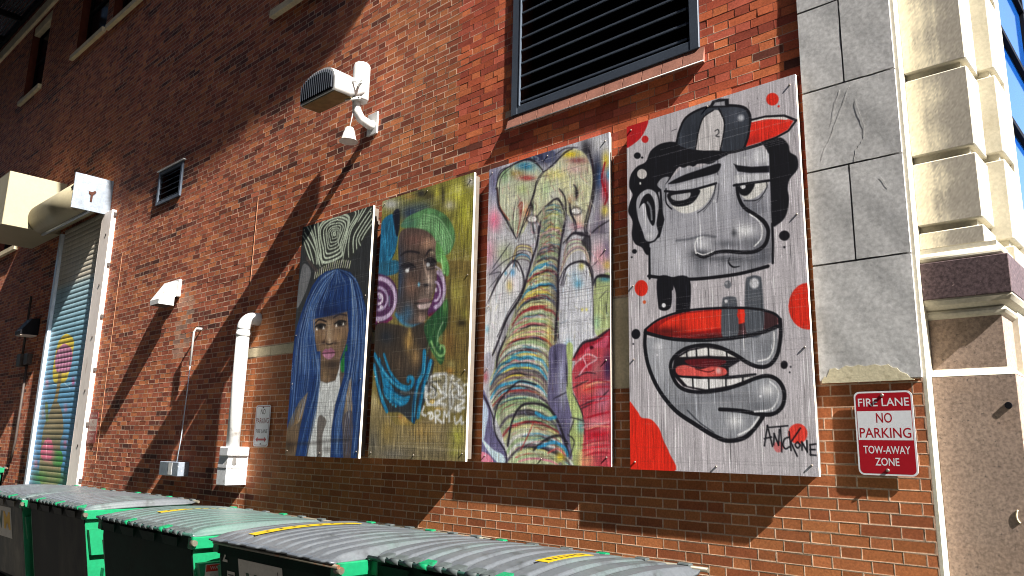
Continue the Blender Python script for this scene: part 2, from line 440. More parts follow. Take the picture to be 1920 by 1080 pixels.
    newer = (np.abs(xc+7.4) < .75+.12*np.sin(zc*9)) & (zc > 3.3) & (zc < 4.9)
    col[newer] = col[newer]*np.array([1.12, 1.08, .96])
    C[:, 4:] = col[:, None]
    mc = lin((244, 216, 188))*np.where(smooth_zone, 0.85, 0.70)[:, None]*rng.uniform(0.55, 1.1, (n, 1))
    rm = red_zone & (rng.random(n) < .72)
    mc[rm] = lin((104, 56, 42))
    C[:, :4] = mc[:, None]
    mcv = mc
    F = np.array([(4, 5, 6, 7), (0, 1, 5, 4), (1, 2, 6, 5), (2, 3, 7, 6), (3, 0, 4, 7)])
    F = (np.arange(n)[:, None, None]*8+F[None]).reshape(-1, 4)
    return raw('brickwork', V.reshape(-1, 3), F, M['brick'], bld, col=C.reshape(-1, 3))
ROWPAR = int((1.253-(1.4730 % BRICK_H))/BRICK_H) % 2
bricks()

def wall_cells(y):
    xs = sorted({WX0, WX1}|{min(max(v, WX0), WX1) for h in HOLES for v in h[:2]})
    zs = sorted({0.0, WZ1}|{min(max(v, 0.0), WZ1) for h in HOLES for v in h[2:]})
    V, F = [], []
    for i in range(len(xs)-1):
        for k in range(len(zs)-1):
            cx, cz = (xs[i]+xs[i+1])/2, (zs[k]+zs[k+1])/2
            if any(h[0] < cx < h[1] and h[2] < cz < h[3] for h in HOLES): continue
            b = len(V); V += [(xs[i], y, zs[k]), (xs[i+1], y, zs[k]), (xs[i+1], y, zs[k+1]), (xs[i], y, zs[k+1])]
            F.append((b, b+1, b+2, b+3))
    return V, F
V, F = wall_cells(-.0020)
raw('mortar_bed', V, F, M['mortar'], bld)
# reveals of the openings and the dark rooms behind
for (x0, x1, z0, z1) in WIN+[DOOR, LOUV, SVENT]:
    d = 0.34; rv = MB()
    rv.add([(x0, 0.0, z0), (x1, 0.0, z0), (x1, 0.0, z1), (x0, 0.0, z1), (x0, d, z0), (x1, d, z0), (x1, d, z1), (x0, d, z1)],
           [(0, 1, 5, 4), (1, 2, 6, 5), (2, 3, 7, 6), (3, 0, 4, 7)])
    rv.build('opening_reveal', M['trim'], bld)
# windows
for i, (x0, x1, z0, z1) in enumerate(WIN):
    fr = MB(); t = 0.06; y0, y1 = 0.15, 0.21
    fr.box(x0, x0+t, y0, y1, z0, z1); fr.box(x1-t, x1, y0, y1, z0, z1)
    fr.box(x0+t, x1-t, y0, y1, z1-t, z1); fr.box(x0+t, x1-t, y0, y1, z0, z0+t)
    zm = (z0+z1)/2; fr.box(x0+t, x1-t, y0, y1, zm-0.03, zm+0.03)
    wf = fr.build('window', M['black'], bld)
    MB().box(x0+t, x1-t, 0.18, 0.19, z0+t, z1-t).build('pane', M['window_glass'], wf)
    s = MB(); a, b = x0-0.09, x1+0.03
    if i == 2: a = x0-0.1
    s.prism([(-0.075, z0-0.115), (-0.075, z0-0.02), (0.148, z0-0.004), (0.148, z0-0.115)], 'x', a, b)
    s.build('window_sill', M['belt_stone'], wf)
    if i in (0, 4):
        l = MB()
        l.box(x0+0.02, (x0+x1)/2-0.004, 0.02, 0.145, z1-0.22, z1-0.005, 0.01); l.box((x0+x1)/2+0.004, x1-0.02, 0.02, 0.145, z1-0.22, z1-0.005, 0.01)
        l.build('lintel', M['belt_stone'], wf)
# belt courses and stone inserts
b = MB(); xs = np.linspace(WX0, -12.9, 14)
for i in range(13): b.box(xs[i], xs[i+1]-0.004, -0.07, 0.02, 11.36, 11.62, 0.008)
b.build('belt_course', M['belt_stone'], bld)
b = MB(); xs = [BELT1[0], -7.83, -6.9, -6.2, -5.62, BELT1[1]]
for i in range(5): b.box(xs[i], xs[i+1]-0.004, -0.004, 0.1, BELT1[2]+0.002, BELT1[3]-0.002, 0.004)
b.build('stone_band', M['belt_stone'], bld)
MB().box(BLOCK[0], BLOCK[1], -0.004, 0.1, BLOCK[2], BLOCK[3], 0.004).build('stone_insert', M['belt_stone'], bld)
# pale sealant joints in the brickwork
for a in ((-12.590, -12.582, 1.3, 4.55), (-8.430, -8.423, 3.28, 4.6)): MB().box(a[0], a[1], -0.0075, 0, a[2], a[3]).build('expansion_joint', M['sealant'], bld)

# ------------------------------------------------ grey stone facing beside the corner
def slab(mb, x0, x1, z0, z1, seed, y0=-0.022):
    """a stone slab with a softly uneven face and worn edges"""
    nx = max(4, int((x1-x0)/0.035)); nz = max(4, int((z1-z0)/0.035)); g = np.random.default_rng(seed)
    ph = g.random(6)*6; X = np.linspace(x0+0.0015, x1-0.0015, nx); Z = np.linspace(z0+0.0015, z1-0.0015, nz)
    V = []
    for z in Z:
        for x in X:
            e = min(x-X[0], X[-1]-x, z-Z[0], Z[-1]-z)
            y = y0+0.0012*(math.sin(x*11+ph[0])*math.sin(z*9+ph[1])+math.sin(x*23+z*17+ph[2])*0.5)
            V.append((x, y, z))
    n = len(V)
    F = [(r*nx+c, r*nx+c+1, (r+1)*nx+c+1, (r+1)*nx+c) for r in range(nz-1) for c in range(nx-1)]
    mb.add(V, F, True)
    mb.add([(X[0], y0+.006, Z[0]), (X[-1], y0+.006, Z[0]), (X[-1], y0+.006, Z[-1]), (X[0], y0+.006, Z[-1]),
            (X[0], .05, Z[0]), (X[-1], .05, Z[0]), (X[-1], .05, Z[-1]), (X[0], .05, Z[-1])],
           [(0, 1, 5, 4), (1, 2, 6, 5), (2, 3, 7, 6), (3, 0, 4, 7)])
sv = MB(); L, Rr = STONE[0], WX1
slab(sv, L, Rr, 2.062, 2.742, 1)
for i, (z0, z1, cut) in enumerate(((2.750, 3.326, -1.45), (3.334, 3.846, None), (3.854, 4.40, -1.443), (4.408, 5.0, None), (5.008, 5.6, -1.44))):
    if cut: slab(sv, L, cut-0.003, z0, z1, 10+i); slab(sv, cut+0.003, Rr, z0, z1, 20+i)
    else: slab(sv, L, Rr, z0, z1, 30+i)
sv.box(L, Rr, 0.0, 0.05, 2.062, 13.6)
sv.box(L, Rr, -0.018, 0.0, 5.61, 13.6)
stone = sv.build('stone_facing', M['grey_stone'], bld)
M['crack'] = mat('crack', tuple(lin((150, 148, 146))), .9)
for q in ([(1575, 168), (1566, 195), (1558, 235)], [(1592, 160), (1580, 200), (1562, 245), (1540, 300)], [(1604, 186), (1612, 215), (1624, 243), (1618, 262), (1606, 280), (1602, 303)], [(1655, 330), (1663, 352)]):
    spline_ = lambda W: np.concatenate([np.linspace(W[i], W[i+1], 5)[:-1] for i in range(len(W)-1)]+[W[-1:]])
    w_ = pt([a for a, _ in q], [b_ for _, b_ in q], -.0235); MB().tube([tuple(v+np.array([rng.normal()*.004, 0, 0])) for v in spline_(w_)], .0005, 4).build('crack', M['crack'], stone)
# cream repair mortar along the lower edge, in an uneven outline
P = [(1541, 714), (1546, 706), (1550, 708), (1556, 692), (1566, 690), (1572, 694), (1585, 686), (1597, 688), (1610, 684), (1621, 687), (1640, 683), (1652, 686), (1665, 683), (1673, 689), (1682, 690), (1688, 697), (1700, 701), (1706, 708), (1714, 711)]
q = pt([a for a, _ in P], [c for _, c in P], -0.022)
MB().prism([(a[0], a[2]) for a in q]+[(q[-1][0], 2.05), (q[0][0], 2.05)], 'y', -0.0238, -0.01).build('repair_mortar', M['cream_patch'], bld)
# end return of the wall
MB().box(WX1, WX1+0.018, 0.0015, 0.13, 0, 13.6).build('wall_return', M['cream_stone'], bld)

# ------------------------------------------------ stepped corner pilaster of rusticated stone on a granite pedestal
XB, YB = -0.822, 0.10           # right edge and face of the upper blocks
y2 = 0.375                       # face of the second, set-back pilaster
pil = MB()
joints = [2.755, 2.885, 2.92, 3.285, 3.325, 3.785, 3.83, 4.36, 4.40, 4.95, 4.99, 5.6, 5.64, 6.3]
joints = [(2.775, 2.875), (2.955-0.04, 3.285), (3.330, 3.800), (3.845, 4.36), (4.405, 4.95), (4.995, 5.6), (5.645, 6.3)]
for z0, z1 in joints:
    pil.box(WX1+0.018, XB, YB, 0.42, z0, z1, 0.006)
pil.box(WX1+0.018, XB-0.035, YB+0.035, 0.41, 2.7, 13.6)
pb = pil.build('pilaster', M['cream_stone'], bld)
for i, (z0, z1) in enumerate(joints):      # alley faces fade from cream at the left to grey towards the corner
    g_ = np.random.default_rng(40+i); xs = np.linspace(WX1+.02, XB-.007, 40); zs = np.linspace(z0+.007, z1-.007, max(8, int((z1-z0)/.011)))
    X, Z = np.meshgrid(xs, zs); u = (X-xs[0])/(xs[-1]-xs[0]); st_ = np.repeat(np.convolve(g_.normal(size=60), np.ones(5)/5, 'same')[None, :40], len(zs), 0)
    k_ = np.clip((u-.22+.22*st_+.10*np.sin(Z*23+i)+.06*g_.normal(size=X.shape))/.42, 0, 1)[..., None]
    cc = lin((230, 220, 194))*(1-k_)+lin((164, 157, 145))*k_; cc = cc*(1+.09*g_.normal(size=X.shape)[..., None]).clip(.5, 1.4)
    V = np.stack([X, np.full(X.shape, YB-.0012), Z], -1).reshape(-1, 3); nx = 40
    q = np.arange((len(zs)-1)*(nx-1)); r_ = q//(nx-1); c_ = q % (nx-1); a_ = r_*nx+c_
    raw('cream_grey_face', V, np.stack([a_, a_+1, a_+nx+1, a_+nx], 1), M['cream_grey_stone'], pb, col=cc.reshape(-1, 3))
p2 = MB()
for z0, z1 in [(2.62, 2.80), (2.84, 3.305), (3.35, 3.82), (3.865, 4.36), (4.405, 4.95), (4.995, 5.6)]:
    p2.box(XB-0.02, -0.735, y2, y2+0.28, z0, z1, 0.006)
p2.box(XB-0.02, -0.765, y2+0.03, y2+0.27, 0, 13.6)
p2.build('setback_pilaster', M['cream_stone'], bld)
p3 = MB()
p3.box(-0.80, -0.735, y2+0.28, y2+0.42, 0, 13.6)
p3.build('window_jamb', M['cream_stone'], bld)
# pedestal: lower block, chamfer, die, moulding, cap, torus - every layer steps out and returns round the corner
LX = WX1+0.018
def layer(mb, x1, y0, z0, z1, y1=0.40, b=0.0): mb.box(LX, x1, y0, y1, z0, z1, b)
g = MB(); layer(g, -0.752, 0.10, 0.0, 2.070, 0.62, 0.004)
g.build('pedestal', M['granite'], bld)
g = MB()
g.hexa([(LX, .10, 2.071), (-.752, .10, 2.071), (-.752, .62, 2.071), (LX, .62, 2.071),
        (LX, .135, 2.112), (-.792, .135, 2.112), (-.792, .62, 2.112), (LX, .62, 2.112)])
g.build('pedestal_chamfer', M['cream_stone'], bld)
g = MB(); layer(g, -0.793, 0.137, 2.112, 2.40, 0.60); g.build('pedestal_die', M['granite'], bld)
g = MB()
prof = [(0.137, 2.385), (0.118, 2.395), (0.110, 2.41), (0.112, 2.425), (0.122, 2.432), (0.105, 2.440), (0.082, 2.455), (0.070, 2.478), (0.070, 2.487)]
for i in range(len(prof)-1):
    (ya, za), (yb, zb) = prof[i], prof[i+1]; xa, xb = -0.793+(0.137-ya), -0.793+(0.137-yb)
    g.add([(LX, ya, za), (xa, ya, za), (xa, .6, za), (LX, yb, zb), (xb, yb, zb), (xb, .6, zb)], [(0, 1, 4, 3), (1, 2, 5, 4)], True)
g.build('pedestal_moulding', M['cream_stone'], bld)
g = MB(); layer(g, -0.722, 0.062, 2.487, 2.693, 0.60, 0.004); g.build('pedestal_cap', M['granite_dark'], bld)
g = MB()
for k in range(9):
    a0, a1 = -math.pi/2+math.pi*k/9, -math.pi/2+math.pi*(k+1)/9; r = 0.024; c = 2.722
    o0, o1 = r*math.cos(a0), r*math.cos(a1); za, zb = c+r*1.15*math.sin(a0), c+r*1.15*math.sin(a1)
    ya, yb = 0.092-o0, 0.092-o1; xa, xb = -0.772+o0, -0.772+o1
    g.add([(LX, ya, za), (xa, ya, za), (xa, .6, za), (LX, yb, zb), (xb, yb, zb), (xb, .6, zb)], [(0, 1, 4, 3), (1, 2, 5, 4)], True)
g.box(LX, -0.772, 0.092, 0.60, 2.693, 2.776)
g.build('pedestal_torus', M['cream_stone'], bld)
g = MB()
for px, py, rr in ((1891, 760, 0.018),):
    c = pt(px, py, 0.10); g.tube([(c[0], 0.101, c[2]), (c[0], 0.092, c[2])], [rr, rr*0.9], 14)
g.build('hole_disc', M['black'], bld)  # flat black disc stands in for a dark hole in the granite
c = pt(1915, 968, 0.10); MB().tube([(c[0]+.02*math.cos(t), .0985, c[2]+.035*math.sin(t)) for t in np.linspace(2.2, 4.4, 9)], .004, 5).build('scar', M['cream_patch'], bld)
# tall glazing of the street front
gl = MB(); gl.box(-0.79, -0.765, y2+0.43, 8.0, 0.5, 13.6)
gf = gl.build('corner_glazing', M['sky_reflection_glass'], bld)
gm = MB()
for z in np.arange(1.2, 13, 0.62): gm.box(-0.7645, -0.735, y2+0.425, 8.0, z, z+0.035)
for y in np.arange(y2+1.5, 8, 1.25): gm.box(-0.7645, -0.738, y, y+0.04, 0.5, 13.6)
gm.build('mullion', M['black'], gf)
# deep cornice and an added overhanging block above it, out of the frame: they shade the upper left of the wall
co = MB(); prof = [(0.0, 11.15), (-.74, 11.13), (-.868, 11.46), (-.96, 12.0), (-1.047, 12.5), (-1.15, 13.0), (-1.247, 13.6), (-1.247, 13.8), (0.0, 13.8)]
co.prism(prof, 'x', -17.3, -1.0)
co.build('cornice', M['cream_stone'], bld)
MB().box(-27, -1.0, -1.247, 3.0, 13.81, 24.0).build('shade_block', M['trim'], bld)
# body of the building behind the wall
MB().box(WX0, -1.3, 0.4, 8.0, 0.0, 13.6).build('inner_wall', M['black'], bld)

# ------------------------------------------------ ground
gr = MB(); gr.add([(-70, -40, 0), (50, -40, 0), (50, 60, 0), (-70, 60, 0)], [(0, 1, 2, 3)])
M['asphalt'] = mat('asphalt', (0.055, 0.053, 0.05), 0.9, n1=(1.5, 0.25), n2=(60, 0.3), bump=(150, 0.002))
tag(gr.build('ground', M['asphalt']), kind='structure')
M['concrete'] = mat('concrete', tuple(lin((150, 145, 136))), 0.9, n1=(2, 0.15), n2=(50, 0.15), bump=(90, 0.001))
tag(MB().box(-27, -0.6, -0.34, -0.012, 0.004, 0.13, 0.01).build('kerb', M['concrete']), kind='structure')

# ------------------------------------------------ the building across the alley, behind the viewpoint: it closes the alley in
ob = empty('opposite_building', (-10, -9.0, 0), 'plain dark brick building across the alley, behind the viewpoint', 'building')
M['dark_brick'] = mat('dark_brick', tuple(lin((62, 58, 59))), 0.9, n1=(1, .2), n2=(12, .25))
MB().box(-80, 40, -18, -9.0, 0, 26).build('wall', M['dark_brick'], ob)
for x in range(-48, 12, 6):
    for z in (2, 7, 12): MB().box(x, x+1.6, -9.02, -8.98, z, z+2.2).build('window', M['window_glass'], ob)
# ---------------------------------------------------------------- materials of fittings
M['white_paint'] = mat('white_paint', tuple(lin((186, 186, 184))), 0.45, spec=0.4, n1=(3, 0.06), n2=(40, 0.06),
                       stain=(lin((116, 108, 98)), 6, 0.58, 0.72))
M['cream_paint'] = mat('cream_paint', tuple(lin((140, 132, 108))), 0.55, spec=0.35, n1=(2, 0.06), n2=(30, 0.05), stain=(lin((104, 88, 64)), 3.5, 0.62, 0.8))
M['steel'] = mat('galvanised_steel', tuple(lin((190, 200, 212))), 0.42, metal=0.55, spec=0.5, n1=(5, 0.12), n2=(50, 0.12), stain=(lin((150, 110, 86)), 4, 0.68, 0.8))
M['bright_plate'] = mat('bright_plate', tuple(lin((118, 126, 136))), 0.45, metal=0.3, spec=0.5, n1=(5, 0.2), n2=(30, 0.16), stain=(lin((186, 190, 196)), 6, 0.6, 0.64))
M['rust'] = mat('rust', tuple(lin((58, 30, 20))), 0.9, n1=(40, 0.3))
M['louver_frame'] = mat('louver_frame', tuple(lin((72, 80, 92))), 0.45, metal=0.2, spec=0.4, n1=(3, 0.12), n2=(60, 0.15))
M['louver_slat'] = mat('louver_slat', tuple(lin((30, 32, 38))), 0.5, metal=0.2, spec=0.4, n1=(3, 0.1))
M['amber'] = mat('amber_lens', tuple(lin((96, 82, 52))), 0.25, spec=0.5, n1=(14, 0.25))
M['sign_white'] = mat('sign_white', tuple(lin((214, 216, 220))), 0.4, spec=0.4, n1=(5, 0.05), n2=(60, 0.04))
M['sign_red'] = mat('sign_red', tuple(lin((158, 18, 32))), 0.4, spec=0.4, n1=(5, 0.08))
M['sign_ink'] = mat('sign_ink', tuple(lin((120, 34, 42))), 0.5, n1=(8, 0.1))
M['sign_faded'] = mat('sign_faded', tuple(lin((128, 60, 56))), 0.6, n1=(8, 0.15))
M['sign_grey'] = mat('sign_grey', tuple(lin((176, 160, 150))), 0.6, n1=(8, 0.15))
M['screw'] = mat('screw', tuple(lin((150, 140, 130))), 0.4, metal=0.6)
M['dark_box'] = mat('dark_box', tuple(lin((60, 52, 48))), 0.6, spec=0.3, n1=(6, 0.2))

# ------------------------------------------------ large louvre above the paintings
LX0, LX1, LZ0, LZ1 = -4.196, -2.398, 4.43, 6.45
lv = empty('louvre_vent', (-3.3, 0, LZ0), 'large black louvre with grey metal frame set in the brick above the paintings', 'louvre vent')
f = MB(); w_ = 0.075; ya, yb = -0.018, 0.03
f.box(LX0, LX0+w_, ya, yb, LZ0, LZ1, .004); f.box(LX1-w_, LX1, ya, yb, LZ0, LZ1, .004)
f.box(LX0+w_-.002, LX1-w_+.002, ya+.002, yb, LZ0, LZ0+w_, .004); f.box(LX0+w_, LX1-w_, ya, yb, LZ1-w_, LZ1, .004)
f.box(LX0+w_+.012, LX0+w_+.020, ya-.002, ya+.02, LZ0+w_, LZ1-w_)
f.build('frame', M['louver_frame'], lv)
s = MB(); z = LZ0+w_+0.03
while z < LZ1-0.1:
    s.prism([(0.01, z), (0.01, z+0.012), (0.135, z+0.128), (0.135, z+0.116)], 'x', LX0+w_, LX1-w_)
    z += 0.120
ss_ = s.build('slats', M['louver_slat'], lv)
z = LZ0+w_+0.03
s = MB()
while z < LZ1-0.1:
    s.box(LX0+w_+.022, LX1-w_-.03, -0.004, 0.0095, z-0.004, z+0.012, .002); z += 0.120
s.build('slat_noses', M['louver_frame'], ss_)
MB().box(LX0+w_, LX1-w_, 0.17, 0.18, LZ0+w_, LZ1-w_).build('backing', M['black'], lv)
# sloped brick sill under the louvre with its pale front arris
sl = MB(); n = 11; xs = np.linspace(-4.235, -2.36, n+1)
for i in range(n):
    a, b = xs[i]+.004, xs[i+1]-.004
    sl.prism([(-.006, 4.428), (-0.034, 4.320), (-0.034, 4.305), (0.0, 4.305)], 'x', a, b)
so_ = sl.build('brick_sill', M['sill_brick'], bld)
MB().tube([(-4.242, -0.036, 4.316), (-2.36, -0.036, 4.308)], 0.0045, 8).build('sill_edge', M['white_paint'], so_)

# ------------------------------------------------ small louvre
sx0, sx1, sz0, sz1 = -11.46, -10.66, 5.10, 5.63
sv_ = empty('wall_louvre', (-11.06, 0, sz0), 'small square louvre with thin pale frame beside the roller door head', 'louvre vent')
f = MB(); t = .05
f.box(sx0, sx0+t, -.03, .02, sz0, sz1, .003); f.box(sx1-t, sx1, -.03, .02, sz0, sz1, .003)
f.box(sx0+t, sx1-t, -.028, .02, sz0, sz0+t, .003); f.box(sx0+t, sx1-t, -.028, .02, sz1-t, sz1, .003)
f.build('frame', M['louver_frame'], sv_)
s = MB()
for k in range(5):
    z = sz0+t+.02+k*.088; s.prism([(-.012, z), (-.012, z+.012), (.09, z+.08), (.09, z+.068)], 'x', sx0+t, sx1-t)
s.build('slats', M['louver_slat'], sv_)
MB().box(sx0+t, sx1-t, .11, .12, sz0+t, sz1-t).build('backing', M['black'], sv_)
MB().box(sx0-.04, sx1+.05, -.045, 0, sz1+.005, sz1+.02).build('drip_edge', M['white_paint'], sv_)

# ------------------------------------------------ white vent hood on the left wall
vh = empty('vent_hood', (-10.45, 0, 3.47), 'white sheet metal vent hood on the brick right of the roller door', 'vent hood')
h = MB(); x0, x1 = -10.64, -10.36
h.prism([(0, 3.80), (-.10, 3.79), (-.265, 3.52), (-.265, 3.455), (-.06, 3.455), (-.06, 3.58), (0, 3.58)], 'x', x0, x1)
h.box(x0-.02, x1+.05, -.045, 0, 3.58, 3.82, .006)
h.build('hood', M['white_paint'], vh)
MB().box(x0+.03, x1-.03, -.26, -.065, 3.450, 3.4545).build('grille', M['dark_box'], vh)

# ------------------------------------------------ floodlight with ballast can and bell on a bent arm
fl = empty('wall_light', (-6.17, 0, 4.9), 'white floodlight with ribbed dark face and bell on a bent wall arm', 'wall light')
MB().box(-6.25, -6.08, -.022, 0, 4.80, 5.04, .004).build('mounting_plate', M['white_paint'], fl)
MB().tube([(-6.16, -.01, 4.90), (-6.165, -.06, 4.90), (-6.17, -.16, 4.93), (-6.17, -.215, 5.0), (-6.17, -.225, 5.10), (-6.17, -.225, 5.16)],
          [.055, .05, .047, .047, .045, .04], 14).build('arm', M['white_paint'], fl)
b = MB(); cx, cy = -6.13, -.215
b.tube([(cx, cy, 5.09), (cx, cy, 5.11), (cx, cy, 5.47), (cx, cy, 5.50)], [.078, .088, .088, .075], 10)
b.build('ballast_can', M['white_paint'], fl)
k = MB(); k.tube([(-6.18, -.225, 5.15), (-6.22, -.26, 5.18), (-6.3, -.3, 5.2)], .035, 10); k.tube([(-6.17, -.25, 5.16), (-6.17, -.215, 5.21)], .06, 10)
k.build('knuckle', M['steel'], fl)
# head: an arched housing, dark ribbed face towards the alley
yF, yB = -.62, -.22
A = pt(563, 196, yF); B = pt(627, 168, yF); T1 = pt(573, 147, yF); T2 = pt(600, 131, yF)
hx0, hx1 = A[0], B[0]; hz0 = (A[2]+B[2])/2; hz1 = T2[2]+.0
def arch(x0, x1, z0, z1, n=14, e=2.6):
    P = [(x0, z0)]
    for i in range(n+1):
        a = math.pi*(1-i/n); c, s_ = math.cos(a), math.sin(a)
        P.append(((x0+x1)/2+(x1-x0)/2*math.copysign(abs(c)**(2/e), c), z0+.06+(z1-z0-.06)*abs(s_)**(2/e)))
    P.append((x1, z0)); return P
def loft(mb, rings):
    n = len(rings[0]); base = len(mb.V); V = [p for r in rings for p in r]; F = []
    for i in range(len(rings)-1):
        for j in range(n): F.append((i*n+j, i*n+(j+1) % n, (i+1)*n+(j+1) % n, (i+1)*n+j))
    mb.add(V, F, True); mb.add(rings[0], [tuple(range(n))]); mb.add(rings[-1], [tuple(range(n))[::-1]])
hd = MB(); rings = []
for y, k, zb in ((yF, 1.0, 0), (yF+.03, 1.03, -.005), (yF+.18, 1.02, .0), (yF+.30, .9, .05), (yF+.40, .68, .12)):
    cx_ = (hx0+hx1)/2+(1-k)*.12; hw = (hx1-hx0)/2*k
    rings.append([(x, y, z) for x, z in arch(cx_-hw, cx_+hw, hz0+zb, hz0+zb+(hz1-hz0-zb)*(.55+.45*k))])
loft(hd, rings); hd.build('housing', M['white_paint'], fl)
gf_ = MB(); gf_.prism([(x, z) for x, z in arch(hx0+.02, hx1-.02, hz0+.012, hz1-.03)], 'y', yF-.012, yF-.002)
face = gf_.build('ribbed_face', M['black'], fl)
rb = MB(); nr = 16
for i in range(nr):
    x = hx0+.035+(hx1-hx0-.07)*i/(nr-1); u = (x-(hx0+hx1)/2)/((hx1-hx0)/2)
    zt = hz0+.06+(hz1-hz0-.09)*max(0, 1-abs(u)**2.6)**(1/2.6)
    rb.box(x-.006, x+.006, yF-.026, yF-.0125, hz0+.02, zt, .002)
rb.build('rib', M['dark_metal'], face)
MB().box(hx0+.02, hx1-.02, yF+.01, yF+.22, hz0-.016, hz0-.004, .003).build('lens', M['amber'], fl)
y_ = MB(); y_.tube([(hx1-.1, yF+.2, hz0-.01), (hx1+.06, yF+.25, hz0-.02), (-6.24, -.27, 5.14)], .016, 8)
y_.tube([(hx1-.02, yF+.2, hz0+.16), (hx1+.10, yF+.24, hz0+.13), (-6.22, -.25, 5.19)], .016, 8)
y_.build('yoke', M['white_paint'], fl)
bl = MB(); bx, by = -6.20, -.27; zb = pt(662, 262, by)[2]
bl.tube([(bx, by, zb+.15), (bx, by, zb+.14), (bx, by, zb+.02), (bx, by, zb)], [.035, .045, .075, .10], 16)
bl.build('bell', M['white_paint'], fl)
MB().tube([(bx, by, zb+.14), (bx+.01, by+.02, zb+.30), (bx+.015, by+.03, 5.2)], .006, 6).build('cable', M['white_paint'], fl)
# ------------------------------------------------ white downpipe with elbow and a metal hopper
PY = -.165
a = pt(453, 640, PY); b = pt(437, 845, PY)
PX = (a[0]+b[0])/2; pr = .072
dp = empty('downpipe', (PX, 0, 1.2), 'thick white pipe with elbow running down to a metal box', 'pipe')
zt = pt(458, 596, PY)[2]
el = [(PX, PY, 1.4), (PX, PY, zt-.12)]
pp = MB(); pp.tube(el, pr, 20); pp.build('pipe', M['white_paint'], dp)
e = MB(); pts_ = []
for k in range(9):
    a_ = math.pi/2*k/8; pts_.append((PX+.02+.03*(1-math.cos(a_)), PY+.11*(1-math.cos(a_)), zt-.12+.12*math.sin(a_)))
e.tube([(PX, PY, zt-.14)]+[(PX+p[0]-PX-.02, p[1], p[2]) for p in pts_[:-1]]+[(PX+.035, .01, zt)], pr*1.03, 20)
e.tube([(PX, PY, zt-.22), (PX, PY, zt-.17)], pr*1.07, 20)
e.build('elbow', M['white_paint'], dp)
hx0_, hx1_ = pt(407, 903, -.25)[0]-.02, -8.12
hp = MB()
hp.prism([(0, 1.19), (-.25, 1.19), (-.25, 1.40), (-.235, 1.54), (0, 1.57)], 'x', hx0_, hx1_)
hp.box(PX-.10, PX+.10, PY-.10, -.01, 1.50, 1.60, .01)
M['hopper'] = mat('hopper', tuple(lin((206, 208, 210))), .45, metal=.2, spec=.5, n1=(6, .12), n2=(30, .1), stain=(lin((130, 126, 120)), 7, .58, .68))
hp.build('hopper_box', M['hopper'], dp)
l = MB(); l.box(hx0_, hx1_, -.2535, -.2505, 1.368, 1.374); l.box(hx1_+.0005, hx1_+.003, -.245, -.01, 1.368, 1.374); l.build('seam', M['dark_box'], dp)
# ------------------------------------------------ thin conduit down to a junction box
cn = empty('conduit', (-9.7, 0, 1.25), 'thin pale conduit dropping to a small metal junction box', 'conduit')
t = MB(); t.tube([(-9.57, 0.0, 3.07), (-9.60, -.06, 3.07), (-9.64, -.07, 3.03), (-9.65, -.07, 2.6)], .014, 8); t.build('riser', M['white_paint'], cn)
t = MB(); t.tube([(-9.65, -.07, 2.62), (-9.68, -.06, 2.2), (-9.73, -.05, 1.7), (-9.76, -.06, 1.38)], .007, 6); t.build('cable', M['steel'], cn)
t = MB(); t.box(-10.06, -9.53, -.14, 0, 1.225, 1.395, .006); t.build('junction_box', M['bright_plate'], cn)
MB().box(-9.80, -9.70, -.143, -.1401, 1.24, 1.385).build('cover', M['white_paint'], cn)
# ------------------------------------------------ signs
def rrect(x0, x1, z0, z1, r, n=5):
    P = []
    for cx, cz, a0 in ((x1-r, z0+r, -90), (x1-r, z1-r, 0), (x0+r, z1-r, 90), (x0+r, z0+r, 180)):
        for i in range(n+1):
            a = R(a0+90*i/n); P.append((cx+r*math.cos(a), cz+r*math.sin(a)))
    return P
def sheet(name, poly, ya, yb, m, parent): return MB().prism(poly, 'y', ya, yb).build(name, m, parent)
def rot_about(o, c, deg):
    """tilt a sign in the plane of the wall about its centre"""
    o.rotation_euler = (0, R(deg), 0)
# fire lane sign: mounted a little crooked
fx0, fx1, fz0, fz1 = -1.516, -1.214, 1.545, 1.995
cx, cz = (fx0+fx1)/2, (fz0+fz1)/2
fs = empty('fire_lane_sign', (cx, -.018, cz), 'red and white fire lane tow-away sign on the brick under the grey stone', 'sign')
sheet('plate', rrect(fx0, fx1, fz0, fz1, .03), -.021, -.018, M['sign_white'], fs)
sheet('red_field', rrect(fx0+.009, fx1-.009, fz0+.009, fz1-.009, .024), -.02115, -.0211, M['sign_red'], fs)
sheet('white_panel', [(fx0+.012, cz-.038), (fx1-.012, cz-.038), (fx1-.012, cz+.118), (fx0+.012, cz+.118)], -.02128, -.0212, M['sign_white'], fs)
def line(s, z, size, width, m, y=-.02140, bold=.02, par=fs, x=None):
    return text('lettering', s, size, (cx if x is None else x, y, z), m, par, width=width, bold=bold*.4, depth=.00005)
line('FIRE LANE', cz+.163, .062, .262, M['sign_white'], -.02128)
line('NO', cz+.078, .075, .082, M['sign_red'])
line('PARKING', cz-.002, .075, .262, M['sign_red'])
line('TOW-AWAY', cz-.092, .058, .238, M['sign_white'], -.02128)
line('ZONE', cz-.155, .058, .122, M['sign_white'], -.02128)
for z in (fz1-.022, fz0+.028):
    MB().tube([(cx, -.022, z), (cx, -.028, z), (cx, -.030, z)], [.009, .009, .005], 10).build('bolt', M['screw'], fs)

